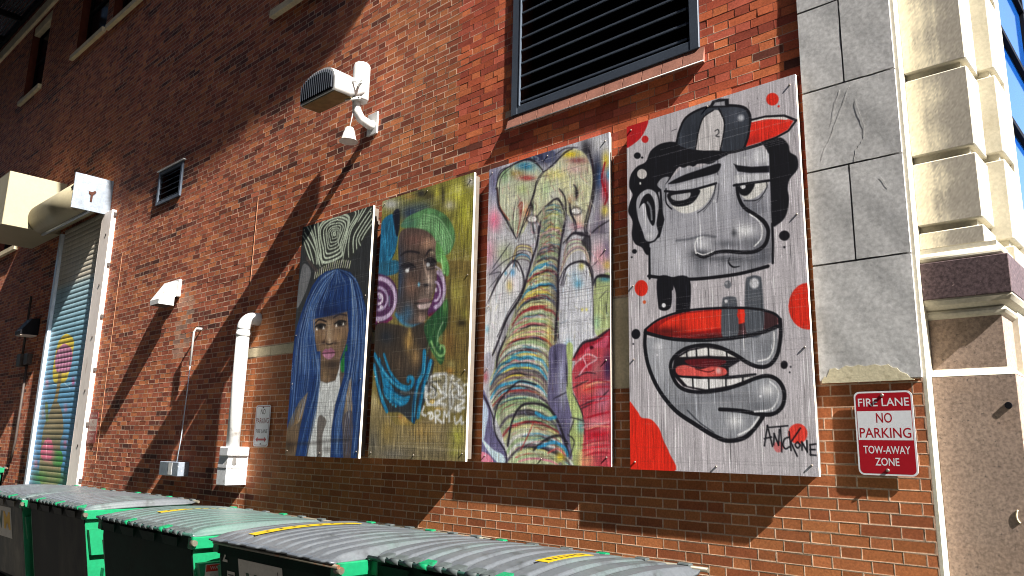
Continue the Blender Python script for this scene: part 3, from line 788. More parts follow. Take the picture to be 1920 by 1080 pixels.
# no parking sign beside the pipe
nx0, nx1, nz0, nz1 = -8.01, -7.70, 1.61, 2.06
cx, cz = (nx0+nx1)/2, (nz0+nz1)/2
ns = empty('no_parking_sign', (cx, -.015, cz), 'white no parking fire lane sign with red arrow beside the white pipe', 'sign')
sheet('plate', rrect(nx0, nx1, nz0, nz1, .03), -.018, -.015, M['sign_white'], ns)
bd = MB(); o_ = rrect(nx0+.012, nx1-.012, nz0+.012, nz1-.012, .022); i_ = rrect(nx0+.018, nx1-.018, nz0+.018, nz1-.018, .018); n = len(o_)
bd.add([(x, -.01812, z) for x, z in o_]+[(x, -.01812, z) for x, z in i_], [(k, (k+1) % n, n+(k+1) % n, n+k) for k in range(n)])
bd.build('border', M['sign_ink'], ns)
line('NO', cz+.150, .085, .10, M['dark_box'], -.01815, .01, ns)
line('PARKING', cz+.052, .085, .262, M['sign_ink'], -.01815, .015, ns)
line('FIRE LANE', cz-.062, .060, .24, M['dark_box'], -.01815, .005, ns)
ar = MB(); z = cz-.15
ar.prism([(cx-.115, z), (cx-.07, z+.03), (cx-.07, z+.011), (cx+.07, z+.011), (cx+.07, z+.03), (cx+.115, z), (cx+.07, z-.03), (cx+.07, z-.011), (cx-.07, z-.011), (cx-.07, z-.03)], 'y', -.01815, -.0181)
ar.build('arrow', M['sign_red'], ns)
for z in (nz1-.025, nz0+.028): MB().tube([(cx, -.018, z), (cx, -.024, z)], .008, 8).build('bolt', M['dark_box'], ns)
# faded sign in the shade by the roller door
qx0, qx1, qz0, qz1 = -13.03, -12.68, 1.59, 2.06
cx, cz = (qx0+qx1)/2, (qz0+qz1)/2
qs = empty('faded_sign', (cx, -.015, cz), 'small faded red and white sign close to the roller door jamb', 'sign')
sheet('plate', rrect(qx0, qx1, qz0, qz1, .03), -.018, -.015, M['sign_faded'], qs)
sheet('white_panel', [(qx0+.02, cz-.05), (qx1-.02, cz-.05), (qx1-.02, cz+.13), (qx0+.02, cz+.13)], -.01815, -.0181, M['sign_grey'], qs)
line('NO', cz+.085, .075, .085, M['sign_faded'], -.0183, .01, qs); line('PARKING', cz-.005, .07, .26, M['sign_faded'], -.0183, .01, qs)
line('FIRE LANE', cz+.18, .05, .24, M['sign_grey'], -.01815, .01, qs); line('TOW-AWAY', cz-.10, .05, .22, M['sign_grey'], -.01815, .01, qs); line('ZONE', cz-.165, .05, .12, M['sign_grey'], -.01815, .01, qs)
# ------------------------------------------------ dark lamp and switch boxes left of the roller door
dl = empty('sconce_light', (-16.4, 0, 3.5), 'small dark wall lamp in the shade left of the roller door', 'wall light')
h = MB(); h.prism([(0, 3.86), (-.14, 3.84), (-.30, 3.60), (-.30, 3.54), (0, 3.54)], 'x', -16.55, -16.22); h.build('shade', M['black'], dl)
MB().box(-16.53, -16.24, -.29, -.02, 3.515, 3.538).build('lens', M['sign_grey'], dl)
sb = empty('switch_box', (-16.83, 0, 2.9), 'left one of two small electrical boxes below the dark wall lamp', 'electrical box')
ob_ = empty('outlet_box', (-16.47, 0, 2.9), 'right one of two small electrical boxes below the dark lamp, conduit running down', 'electrical box')
MB().box(-16.95, -16.72, -.11, 0, 2.98, 3.22, .006).build('switch', M['dark_box'], sb)
MB().box(-16.58, -16.36, -.09, 0, 3.0, 3.2, .006).build('outlet', M['dark_box'], ob_)
MB().tube([(-16.83, -.05, 3.22), (-16.83, -.05, 4.35)], .022, 8).build('riser', M['dark_box'], sb)
MB().tube([(-16.47, -.05, 3.0), (-16.47, -.05, 1.6), (-16.6, -.05, 1.2)], .022, 8).build('drop', M['dark_box'], ob_)
# ------------------------------------------------ fire escape high on the left
fe = empty('fire_escape', (-21.5, 0, 12.0), 'black steel fire escape landing high up at the left end of the wall', 'fire escape')
f = MB(); fx0, fx1, fy = -27.0, -18.0, -1.25; z = 11.95
for y in (fy, -.05, -.65): f.box(fx0, fx1, y-.03, y+.03, z-.12, z+.06)
for x in np.arange(fx0, fx1+.1, 1.5): f.box(x-.03, x+.03, fy, 0, z-.10, z+.04)
f.build('landing_frame', M['black'], fe)
g = MB()
for y in np.arange(fy+.04, -.05, .075): g.box(fx0, fx1, y, y+.052, z+.061, z+.075)
g.build('grating', M['dark_metal'], fe)
r = MB()
for x in np.arange(fx0, fx1+.01, .75): r.tube([(x, fy, z), (x, fy, z+1.1)], .018, 6)
for h_ in (.55, 1.1): r.tube([(fx0, fy, z+h_), (fx1, fy, z+h_)], .022, 6)
r.build('railing', M['black'], fe)
st = MB()
for i in range(9):
    x = -21.0-i*.24; st.box(x-.12, x+.12, fy+.08, fy+.68, z+.10+i*.21, z+.13+i*.21)
st.build('stair_treads', M['dark_metal'], fe)
# ---------------------------------------------------------------- the painted boards
M['painted_board'] = mat('painted_board', attr=True, rough=0.75, spec=0.25, n2=(45, 0.10), bump=(38, 0.0010), bump2=(150, 0.0004), stretch=(6, 6, 0.9))
M['board_edge'] = mat('board_edge', tuple(lin((226, 216, 200))), 0.8, n1=(8, 0.08))
M['batten'] = mat('batten', tuple(lin((92, 84, 76))), 0.9, n1=(10, 0.2))
ST = {1: -.13, 2: -.115, 3: -.052, 4: -.066}      # how far each board's face stands off the wall
BL_, WH = (24, 24, 30), (214, 214, 218)

def board(cv, name, label, seed):
    """board with raw edge, battens that hold it off the wall, and screw heads"""
    c0 = ((cv.x0+cv.x1)/2, cv.y, cv.z0)
    cv.weather(seed, .17 if seed == 4 else .12)
    e = empty(name, c0, label, 'mural', 'painted boards on the brick wall')
    cv.mesh('painted_face', M['painted_board'], e)
    b = MB(); y0, y1 = cv.y+.0015, cv.y+.022
    b.box(cv.x0, cv.x1, y0, y1, cv.z0, cv.z1); b.build('board', M['board_edge'], e)
    for z in (cv.z0+.10, (cv.z0+cv.z1)/2, cv.z1-.14): MB().box(cv.x0+.03, cv.x1-.05, y1+.001, -.001, z-.02, z+.02).build('batten', M['batten'], e)
    for x in (cv.x0+.03, cv.x1-.05): MB().box(x, x+.04, y1+.0015, max(y1+.003, min(-.004, y1+.055)), cv.z0+.02, cv.z1-.02).build('stile', M['batten'], e)
    for fx, fz in ((.03, .985), (.97, .975), (.03, .51), (.968, .63), (.97, .30), (.03, .30), (.03, .02), (.97, .025), (.52, .985), (.5, .015)):
        x = cv.x0+(cv.x1-cv.x0)*fx; z = cv.z0+(cv.z1-cv.z0)*fz
        MB().tube([(x, cv.y, z), (x, cv.y-.005, z), (x, cv.y-.0065, z)], [.006, .006, .003], 8).build('screw', M['screw'], e)
    return e

# ================================================================ board 4: cartoon head with a cap
def board_cap():
    c = Canvas([(1175.2, 238.4), (1491.6, 138), (1535, 895.4), (1181.6, 878.7)], ST[4], .0042, (184, 179, 183))
    G = (160, 160, 167); RED = (206, 52, 36); S, P, Bb, E_ = c.stroke, c.poly, c.blob, c.ell
    c.T(1160, 130, 2.768)
    P([(40, 295), (150, 258), (128, 335), (85, 382), (30, 405)], (176, 36, 40)); E_(137, 363, 18, 19, (186, 44, 44))
    E_(798, 155, 33, 33, RED); E_(830, 192, 6, 6, RED)
    for x, y, r in ((97, 448, 18), (122, 458, 6), (860, 863, 28), (860, 923, 6), (82, 945, 13), (68, 975, 5)): E_(x, y, r, r*.95, BL_)
    # hair
    P([(300, 378), (250, 378), (205, 392), (165, 425), (140, 480), (95, 505), (62, 550), (55, 610), (72, 650), (58, 690), (50, 740), (72, 790), (68, 860), (85, 905), (120, 925), (145, 962), (180, 950), (215, 870), (240, 780), (230, 640), (250, 600), (320, 500), (420, 490), (510, 475), (570, 430), (420, 400)], BL_)
    P([(740, 372), (800, 362), (845, 355), (880, 390), (890, 430), (925, 455), (930, 515), (888, 570), (878, 620), (885, 680), (868, 760), (830, 802), (795, 800), (780, 600), (775, 440)], BL_)
    # face
    f = P([(160, 905), (215, 870), (238, 780), (205, 640), (250, 590), (330, 505), (420, 508), (520, 465), (600, 430), (740, 405), (780, 440), (788, 640), (792, 800), (800, 1000), (700, 1035), (500, 1075), (330, 1110), (162, 1085)], G, smooth=False)
    Bb(250, 960, 110, 130, (182, 182, 188), .8, f); Bb(470, 680, 120, 140, (172, 172, 178), .6, f); Bb(560, 560, 35, 130, (190, 190, 196), .9, f)
    Bb(700, 720, 90, 60, (96, 98, 106), .75, f); Bb(660, 480, 120, 40, (190, 190, 195), .6, f); Bb(300, 1010, 60, 80, (190, 190, 196), .5, f)
    Bb(740, 960, 70, 80, (84, 86, 94), .8, f); Bb(420, 1010, 40, 90, (92, 94, 100), .5, f); Bb(640, 1010, 120, 50, (120, 122, 128), .6, f)
    S([(518, 440), (512, 520), (520, 600), (510, 690)], 2.2, (60, 60, 68), .7)
    S([(505, 600), (490, 670), (440, 740)], 1.6, (60, 60, 68), .7)
    E_(735, 450, 40, 38, (205, 205, 208), .7, 3); E_(657, 458, 8, 8, (200, 200, 204))
    # cap
    k = P([(298, 390), (318, 310), (350, 250), (420, 210), (500, 190), (620, 190), (670, 215), (684, 270), (672, 350), (650, 412), (560, 430), (430, 425), (340, 412)], (58, 62, 70))
    Bb(600, 240, 60, 70, (78, 82, 92), .8, k); Bb(390, 330, 60, 70, (46, 50, 58), .8, k)
    P([(398, 415), (415, 320), (440, 250), (490, 213), (530, 220), (548, 270), (542, 350), (525, 425), (450, 423)], (196, 192, 192)); 
    S([(500, 320), (515, 312), (520, 330), (505, 345), (522, 350)], 2.2, (60, 60, 64)); S([(520, 350), (524, 420)], 1, (90, 88, 90), .6)
    E_(634, 252, 15, 16, (196, 198, 204), .9, 2.5)
    S([(298, 392), (318, 310), (350, 250), (420, 208), (500, 190), (620, 190), (670, 215), (684, 270), (672, 350), (652, 410)], 5.2, BL_)
    S([(295, 392), (345, 415), (430, 428), (560, 433), (660, 412), (740, 388), (800, 362)], 5.5, BL_)
    S([(398, 415), (415, 320), (440, 250), (490, 213)], 3.2, BL_); S([(520, 205), (548, 270), (542, 350), (526, 425)], 3.2, BL_)
    P([(468, 200), (485, 165), (520, 152), (572, 152), (572, 196)], BL_, smooth=False); P([(490, 190), (500, 172), (550, 165), (552, 188)], (150, 150, 156), smooth=False)
    b = P([(684, 276), (760, 256), (850, 254), (908, 265), (880, 312), (820, 346), (740, 376), (655, 402), (672, 350)], (214, 54, 40), smooth=False)
    Bb(690, 370, 60, 30, (150, 40, 36), .7, b); S([(692, 268), (780, 252), (870, 256)], 4.5, (220, 214, 210))
    S([(684, 264), (760, 245), (860, 240), (922, 265), (880, 320), (820, 352), (740, 385), (650, 412)], 4.2, BL_, smooth=False); S([(684, 270), (672, 350), (652, 408)], 4.2, BL_)
    # ear
    P([(92, 690), (112, 645), (155, 622), (195, 645), (208, 710), (196, 800), (205, 850), (180, 888), (142, 888), (124, 840), (100, 770)], (168, 168, 174))
    P([(106, 720), (124, 665), (158, 645), (186, 690), (190, 780), (176, 812), (150, 765), (138, 700), (122, 700)], BL_)
    S([(150, 690), (166, 720), (172, 780)], 4, (110, 112, 118)); E_(158, 865, 16, 12, (205, 205, 208), .8, 3)
    S([(215, 610), (222, 700), (222, 770)], 5, BL_); S([(205, 860), (190, 888), (160, 900)], 3, BL_)
    P([(200, 600), (225, 565), (262, 560), (240, 600), (228, 625)], (150, 150, 156)); S([(240, 600), (235, 680)], 3.4, (130, 132, 138))
    # fringe scallops
    P([(300, 480), (330, 510), (365, 500), (390, 505), (420, 485), (470, 492), (515, 470), (560, 430), (430, 425)], BL_)
    # brows and lids
    P([(258, 592), (330, 552), (420, 520), (520, 488), (527, 512), (500, 540), (400, 566), (300, 592)], BL_); P([(597, 490), (620, 498), (690, 506), (782, 500), (782, 535), (680, 538), (618, 530)], BL_, smooth=False)
    P([(265, 612), (400, 578), (520, 548), (522, 590), (400, 612), (262, 636)], (182, 182, 188), smooth=False); P([(600, 548), (700, 545), (782, 540), (780, 572), (690, 585), (600, 592)], (186, 186, 190), smooth=False)
    # eyes
    e = P([(262, 640), (380, 628), (492, 600), (476, 665), (425, 722), (345, 748), (282, 715)], (206, 204, 200)); 
    P([(262, 640), (412, 622), (408, 665), (368, 702), (300, 712), (264, 688)], BL_); P([(275, 655), (330, 645), (372, 640), (362, 668), (318, 682), (280, 675)], (170, 170, 174))
    S([(240, 632), (330, 638), (400, 622), (505, 592)], 5, BL_); S([(246, 620), (246, 690), (275, 725)], 3, BL_); S([(505, 592), (488, 660), (450, 715), (410, 745)], 2, (52, 52, 58))
    P([(622, 605), (772, 582), (742, 640), (692, 673), (650, 668)], (208, 206, 202)); P([(620, 602), (702, 590), (692, 630), (662, 656), (628, 645)], BL_); E_(645, 608, 13, 13, (212, 212, 214))
    S([(598, 602), (700, 588), (786, 576)], 5, BL_); S([(650, 682), (722, 676), (766, 620), (768, 585)], 2.2, (46, 46, 52)); S([(720, 690), (750, 660)], 1.5, (60, 60, 66), .8)
    # nose
    Bb(650, 840, 100, 85, (150, 150, 157), .8, f)
    Bb(655, 838, 62, 42, (226, 226, 228), .95, f); Bb(445, 915, 45, 45, (196, 196, 200), .95, f); Bb(560, 905, 80, 24, (88, 90, 96), .7, f)
    Bb(700, 900, 70, 40, (92, 94, 100), .6, f); Bb(570, 985, 170, 22, (60, 62, 68), .6, f); Bb(600, 850, 18, 22, (70, 72, 78), .8, f); Bb(425, 960, 60, 30, (40, 42, 48), .75, f)
    S([(612, 600), (622, 660), (650, 715), (712, 758), (755, 792), (776, 840), (762, 905), (715, 942), (650, 950), (560, 945), (500, 952), (440, 975), (402, 955)], 7.5, BL_, taper=.25)
    S([(680, 752), (725, 785), (745, 830), (738, 880), (705, 918)], 2.6, (222, 222, 224)); S([(402, 955), (396, 915), (408, 878), (440, 868)], 3, (216, 216, 218)); S([(405, 950), (440, 962), (490, 945)], 2.5, (205, 205, 208))
    S([(300, 888), (370, 880), (440, 862), (500, 870)], 4, (70, 72, 78), .7, soft=2); S([(575, 978), (572, 1005), (595, 1026), (628, 1022)], 3.2, BL_, taper=.6)
    E_(121, 543, 25, 26, (196, 192, 190)); E_(112, 592, 5, 7, (200, 198, 196)); E_(497, 685, 9, 9, (196, 196, 200), .8)
    S([(797, 800), (800, 900), (800, 1005)], 4.5, BL_); S([(160, 930), (161, 1085)], 5, BL_)
    S([(300, 310), (275, 320)], 1, BL_)
    # lower half
    c.T(1160, 500, 2.635)
    S([(148, 46), (230, 56), (340, 62), (450, 55), (600, 34), (737, -2)], 6.5, BL_)
    for q in ([(192, 55), (266, 60), (262, 180), (245, 213), (212, 216), (195, 190)], [(262, 58), (352, 62), (347, 265), (330, 293), (298, 292), (282, 262), (282, 130)]): P(q, BL_)
    S([(270, 122), (272, 215)], 6, (160, 156, 162)); E_(223, 191, 10, 11, (214, 214, 218)); E_(317, 260, 18, 19, (222, 222, 224)); E_(319, 225, 5, 6, WH)
    # jaw
    j = P([(140, 350), (400, 365), (700, 330), (785, 300), (785, 400), (750, 472), (700, 490), (640, 472), (560, 430), (480, 396), (400, 390), (320, 410), (270, 450), (262, 520), (300, 600), (400, 618), (520, 602), (620, 572), (720, 545), (780, 570), (810, 622), (800, 690), (740, 730), (690, 750), (640, 822), (560, 852), (490, 840), (420, 792), (330, 740), (240, 660), (180, 570), (142, 450)], (146, 148, 154), smooth=False)
    Bb(210, 450, 60, 140, (176, 177, 182), .8, j); Bb(575, 762, 45, 42, (224, 224, 226), .95, j); Bb(737, 610, 42, 38, (222, 222, 224), .9, j); Bb(195, 392, 26, 24, (208, 208, 212), .8, j)
    Bb(720, 400, 60, 70, (120, 122, 128), .7, j); Bb(520, 640, 160, 40, (112, 114, 120), .6, j); Bb(340, 690, 90, 60, (110, 112, 118), .55, j); Bb(690, 690, 70, 40, (100, 102, 108), .7, j); Bb(580, 660, 60, 40, (130, 132, 138), .7, j)
    # red bowl
    o = P([(135, 312), (200, 265), (300, 230), (420, 214), (520, 208), (640, 208), (740, 224), (785, 255), (775, 295), (700, 325), (560, 350), (400, 362), (250, 352), (165, 335)], (150, 34, 32))
    P([(205, 290), (300, 240), (420, 222), (520, 215), (640, 216), (640, 270), (520, 300), (380, 322), (215, 330)], (216, 58, 40), mask=o); Bb(230, 320, 110, 30, (70, 24, 26), .85, o); Bb(480, 345, 160, 18, (60, 24, 26), .8, o)
    P([(518, 345), (524, 300), (590, 285), (640, 265), (700, 215), (785, 240), (785, 300), (660, 345)], (58, 46, 50), a=.9, mask=o)
    P([(512, 345), (511, 175), (528, 150), (568, 148), (585, 178), (588, 345)], (84, 88, 95)); P([(630, 325), (626, 85), (648, 48), (690, 46), (708, 82), (714, 320)], (86, 90, 97)); E_(605, 238, 20, 22, (212, 58, 42))
    E_(670, 82, 23, 26, (206, 206, 210), .95, 1.5); E_(531, 171, 8, 9, WH); E_(539, 88, 18, 20, (112, 114, 120)); E_(533, 82, 6, 6, (160, 160, 165))
    S([(130, 312), (200, 260), (320, 220), (480, 205), (640, 205), (742, 222), (790, 250), (797, 295)], 4.6, BL_); S([(130, 325), (250, 355), (400, 364), (560, 353), (700, 327), (785, 295)], 7, BL_)
    # mouth
    P([(275, 450), (340, 410), (420, 395), (500, 405), (580, 440), (602, 465), (545, 500), (545, 540), (670, 540), (560, 592), (420, 615), (320, 592), (262, 530)], (30, 26, 32), smooth=False)
    P([(330, 462), (440, 455), (530, 465), (500, 490), (440, 500), (360, 490)], (92, 26, 34)); P([(300, 446), (350, 416), (430, 400), (520, 415), (598, 452), (545, 444), (440, 440), (350, 446)], (212, 210, 208), smooth=False)
    for a, b_ in (((335, 418), (338, 448)), ((383, 405), (385, 445)), ((443, 400), (445, 442)), ((533, 420), (535, 446))): S([a, b_], 3.2, BL_)
    P([(284, 500), (330, 486), (400, 506), (460, 494), (520, 500), (534, 528), (480, 546), (380, 540), (298, 536)], (206, 92, 86)); E_(493, 514, 12, 14, (232, 190, 186), .9, 2); S([(380, 505), (440, 520), (470, 512)], 2, (90, 30, 34))
    P([(300, 546), (400, 552), (540, 556), (676, 541), (565, 586), (430, 606), (340, 590)], (214, 212, 212), smooth=False)
    for a, b_ in (((365, 548), (368, 600)), ((445, 552), (446, 608)), ((530, 552), (530, 592)), ((614, 548), (612, 578))): S([a, b_], 3.2, BL_)
    S([(275, 540), (400, 550), (540, 545), (676, 532)], 4, BL_, smooth=False)
    # outlines
    S([(132, 320), (130, 400), (150, 500), (200, 610), (280, 710), (380, 780), (470, 835), (540, 860), (620, 845), (670, 800), (712, 742)], 8, BL_)
    S([(797, 262), (800, 340), (785, 430), (750, 482), (700, 496), (640, 476), (570, 432), (490, 396), (410, 388), (330, 405), (275, 445), (256, 490), (270, 550), (310, 600), (390, 620), (500, 610), (600, 582), (680, 550), (740, 540), (790, 565), (818, 620), (808, 690), (760, 728), (690, 728), (600, 712), (500, 705)], 7.2, BL_)
    S([(768, 325), (765, 400), (740, 452), (690, 466)], 3, (218, 218, 220)); S([(692, 745), (650, 800), (590, 832)], 3.4, (222, 222, 224)); S([(748, 568), (784, 605), (784, 660), (750, 705), (672, 716)], 3, (210, 210, 214))
    S([(340, 710), (400, 770), (470, 820)], 3, (60, 62, 68), .8); E_(190, 436, 5, 5, WH); E_(700, 640, 6, 6, WH)
    # red spots, splashes, signature
    E_(112, 106, 33, 40, RED); E_(127, 175, 8, 9, (200, 96, 60)); E_(935, 195, 96, 116, RED); P([(40, 680), (90, 712), (112, 745), (160, 755), (200, 800), (222, 860), (250, 920), (272, 1015), (40, 1010)], (208, 50, 34))
    E_(885, 825, 48, 50, (212, 70, 60)); E_(790, 890, 24, 28, (200, 90, 90), .7)
    for x, y, r in ((85, 333, 22), (34, 375, 5), (72, 382, 4), (818, 485, 18), (850, 495, 4), (845, 522, 4)): E_(x, y, r, r*1.15, BL_)
    for q in ([(720, 885), (735, 785)], [(735, 785), (760, 888)], [(720, 850), (755, 842)], [(766, 880), (768, 825)], [(768, 825), (790, 882)], [(790, 882), (794, 805)], [(738, 795), (835, 786)], [(800, 795), (806, 915)],
              [(842, 842), (820, 852), (812, 880), (825, 900), (846, 888)], [(842, 815), (852, 908)], [(898, 798), (850, 868)], [(850, 866), (882, 936)], [(884, 866), (872, 880), (884, 896), (896, 882), (884, 866)],
              [(906, 906), (905, 866)], [(905, 866), (932, 915)], [(932, 915), (930, 860)], [(946, 880), (948, 930)], [(945, 880), (974, 876)], [(946, 904), (970, 904)], [(948, 930), (974, 932)]): S(q, 2.8, BL_)
    c.punch(1.1, 1.05); c.grain(.075, seed=4); c.checks(60, (205, 200, 204), .25, 5); c.checks(40, (60, 58, 62), .16, 6)
    return board(c, 'mural_panel', 'painted board of a grey cartoon head in a cap with red dots', 4)

# ================================================================ board 1: woman with long blue hair
def board_blue_hair():
    c = Canvas([(568.6, 428), (699.6, 383), (672.8, 858.4), (533, 855)], ST[1], .0052, (56, 58, 60))
    S, P, Bb, E_ = c.stroke, c.poly, c.blob, c.ell; g = np.random.default_rng(3)
    LT, DK = (196, 210, 186), (60, 62, 58)
    c.T(560, 370, 7.2)
    P([(20, 380), (420, 260), (1010, 60), (1010, 400), (860, 600), (700, 830), (560, 880), (330, 930), (230, 960), (130, 850), (60, 700)], DK)
    base = np.array([(400, 262), (520, 232), (640, 240), (690, 330), (600, 660), (565, 800), (340, 880), (300, 720), (268, 470), (310, 350)], float); ce = np.array([485, 490.])
    for kk, wd in ((1.0, 5.2), (.84, 4.0), (.69, 3.4), (.55, 3.0), (.42, 2.6), (.30, 2.4), (.19, 2.2), (.07, 4)):
        q = ce+(base-ce)*kk+g.normal(size=base.shape)*4; S(list(q)+[q[0]], wd, LT)
    for q in ([(70, 590), (110, 720), (160, 850)], [(58, 520), (130, 640), (172, 780), (205, 892)], [(78, 470), (170, 620), (230, 760), (240, 900)], [(110, 390), (182, 520), (240, 700), (262, 900)], [(150, 370), (215, 560), (250, 740), (290, 935)], [(205, 340), (240, 560), (275, 760), (320, 905)], [(262, 325), (262, 480)],
              [(980, 150), (830, 370), (742, 540), (738, 745)], [(980, 215), (850, 420), (782, 560), (785, 695)], [(985, 290), (870, 460), (812, 570), (835, 650)], [(985, 360), (900, 480), (850, 575)], [(805, 150), (800, 250), (690, 430), (620, 700), (595, 860)], [(880, 130), (790, 300), (705, 450), (672, 640), (675, 805)], [(745, 170), (770, 230), (690, 380)], [(930, 110), (800, 330)]):
        S(q, 3.5, LT, taper=.3)
    for i in range(17):
        x = 215+i*29; y = 1075-150*math.sin(i/16*math.pi*.62); S([(x, y+20), (x+12+i*.6, y-75)], 2.4, (205, 210, 170) if i % 3 else (216, 214, 196))
    c.T(530, 480, 5.4)
    P([(212, 80), (285, 150), (245, 330), (150, 530), (150, 400), (170, 250)], (112, 113, 116)); Bb(220, 250, 30, 120, (140, 141, 144), .5)
    S([(240, 20), (300, 100), (345, 150)], 7, (78, 70, 68))
    P([(60, 1000), (900, 1000), (900, 2300), (0, 2300)], (104, 92, 82), smooth=False)
    BLU, BD, BLt = (30, 62, 122), (16, 32, 76), (96, 134, 190)
    P([(440, 155), (560, 128), (680, 160), (750, 240), (800, 360), (842, 520), (850, 600), (840, 1100), (640, 1100), (300, 1100), (95, 1100), (130, 760), (180, 600), (240, 440), (300, 300), (370, 205)], BLU, smooth=False)
    # face
    f = P([(303, 640), (450, 596), (655, 560), (668, 750), (645, 880), (600, 1000), (560, 1090), (390, 1090), (345, 950), (312, 750)], (140, 110, 84), smooth=False)
    Bb(470, 780, 40, 190, (178, 150, 118), .9, f); Bb(580, 830, 60, 60, (168, 132, 92), .7, f); Bb(370, 830, 40, 70, (160, 124, 86), .7, f); Bb(340, 930, 60, 120, (96, 78, 66), .6, f); Bb(625, 900, 40, 120, (104, 84, 68), .7, f); Bb(470, 625, 150, 30, (100, 80, 66), .6, f)
    for x, y, rx in ((383, 712, 62), (587, 682, 66)): Bb(x, y, rx, 36, (44, 42, 44), .9, f, 2)
    for x, y in ((345, 742), (413, 730), (543, 706), (614, 690)): P([(x-11, y+12), (x, y-22), (x+12, y+10)], (222, 214, 204), smooth=False)
    E_(380, 712, 17, 18, (26, 24, 28)); E_(578, 684, 17, 18, (26, 24, 28))
    S([(322, 690), (370, 645), (440, 665)], 3, (38, 32, 34)); S([(515, 625), (575, 592), (645, 600)], 3, (60, 48, 46)); S([(325, 720), (380, 690), (435, 700)], 2.4, (30, 28, 30)); S([(525, 690), (580, 655), (640, 665)], 2.4, (30, 28, 30))
    S([(450, 720), (440, 810), (420, 870)], 2.4, (92, 70, 58), .8); Bb(415, 875, 34, 26, (60, 44, 40), .8, f); Bb(530, 880, 34, 26, (64, 48, 42), .7, f); Bb(475, 850, 22, 34, (192, 164, 138), .8, f); S([(440, 885), (475, 896), (510, 882)], 2.2, (50, 36, 34))
    Bb(465, 990, 90, 70, (88, 66, 58), .7, f); P([(400, 988), (432, 940), (462, 945), (490, 928), (530, 975), (462, 985)], (166, 98, 128)); P([(408, 990), (522, 982), (505, 1030), (462, 1048), (430, 1030)], (186, 122, 150)); S([(398, 988), (462, 982), (532, 978)], 2, (80, 36, 52))
    # neck, dress, shoulders  (same coordinates continue below)
    D = lambda q: [(x-27, y+1026) for x, y in q]
    P(D([(408, 40), (610, 20), (600, 120), (575, 222), (470, 258), (412, 235)]), (118, 94, 72), smooth=False); Bb(500, 1100, 110, 60, (66, 54, 48), .85); Bb(430, 1210, 30, 60, (150, 122, 88), .6); Bb(520, 1230, 40, 50, (80, 62, 50), .6)
    P(D([(410, 240), (470, 262), (560, 235), (595, 120), (612, 30), (605, 180), (610, 330), (555, 480), (525, 700), (505, 1040), (270, 1040), (330, 700), (370, 480)]), (204, 206, 206), smooth=False)
    P(D([(385, 610), (470, 640), (430, 790), (420, 1030), (375, 1030)]), (116, 108, 104)); Bb(455, 1960, 60, 40, (90, 84, 82), .5)
    for _ in range(70):
        x = g.uniform(395, 560); y = g.uniform(280, 640); S(D([(x, y), (x+g.normal()*5, y+g.uniform(15, 45))]), .8, (120, 122, 124), .7)
    P(D([(662, 10), (668, 110), (630, 155), (612, 90), (625, 20)]), (40, 140, 66)); P([(652, 890), (648, 1000), (600, 1045), (615, 985)], (36, 120, 60)); S(D([(665, 0), (655, 130)]), 1.4, (20, 60, 34)); S([(650, 960), (610, 1030)], 1.2, (18, 50, 32))
    for q, cc in (([(690, 240), (720, 200), (735, 500), (730, 720), (670, 620), (655, 480)], (150, 124, 94)), ([(250, 380), (290, 340), (240, 560), (200, 650), (130, 700), (120, 760), (170, 560)], (146, 116, 80)), ([(640, 620), (735, 560), (735, 980), (640, 1000)], (92, 78, 78)), ([(60, 760), (180, 700), (150, 1000), (40, 1000)], (118, 96, 74))): P(D(q), cc)
    S(D([(672, 360), (690, 480), (700, 610)]), 3, (196, 186, 176), .8); S(D([(255, 420), (215, 560), (190, 650)]), 3, (186, 176, 164), .8)
    # hair locks over shoulders
    P(D([(95, -60), (410, -60), (408, 250), (372, 500), (330, 660), (285, 850), (262, 1030), (150, 1030), (205, 700), (285, 350), (200, 440), (110, 610), (62, 740), (90, 450), (112, 200)]), BLU, smooth=False)
    P(D([(655, -60), (862, -60), (845, 300), (810, 700), (775, 1030), (715, 1030), (740, 700), (722, 200), (695, 240), (665, 400), (628, 620), (640, 1030), (510, 1030), (520, 750), (560, 480), (600, 330), (650, 180)]), BLU, smooth=False)
    # fringe
    P([(300, 640), (308, 500), (400, 300), (540, 140), (662, 250), (657, 560), (600, 575), (500, 600), (420, 618)], (28, 58, 116), smooth=False); Bb(480, 560, 160, 60, (18, 36, 82), .7)
    def strands(paths, n, cols, wr):
        for _ in range(n):
            A, B = paths; t = g.random(); q = [(a[0]*(1-t)+b[0]*t+g.normal()*5, a[1]*(1-t)+b[1]*t+g.normal()*5) for a, b in zip(A, B)]
            i = g.integers(0, len(q)-2); jn = g.integers(i+2, len(q)+1); S(q[i:jn], g.uniform(*wr), cols[g.integers(0, len(cols))], g.uniform(.45, .95), taper=.5)
    CC = [BLt, (140, 168, 208), BD, (50, 92, 160), BD, (60, 108, 180), (176, 194, 216)]
    strands(([(530, 145), (380, 230), (250, 480), (150, 800), (110, 1200), (70, 1720)], [(545, 150), (470, 300), (330, 560), (330, 900), (370, 1200), (290, 1560)]), 120, CC, (.6, 1.5))
    strands(([(560, 140), (680, 230), (700, 560), (690, 900), (640, 1250), (520, 2000)], [(570, 135), (740, 240), (835, 560), (835, 900), (815, 1300), (750, 2030)]), 110, CC, (.6, 1.5))
    strands(([(340, 1000), (350, 1300), (260, 1600), (150, 2030)], [(375, 1000), (375, 1300), (330, 1650), (250, 2030)]), 40, CC, (.7, 1.5))
    strands(([(640, 1250), (590, 1400), (515, 1700), (500, 2040)], [(680, 1250), (640, 1420), (600, 1700), (600, 2040)]), 34, CC, (.7, 1.6))
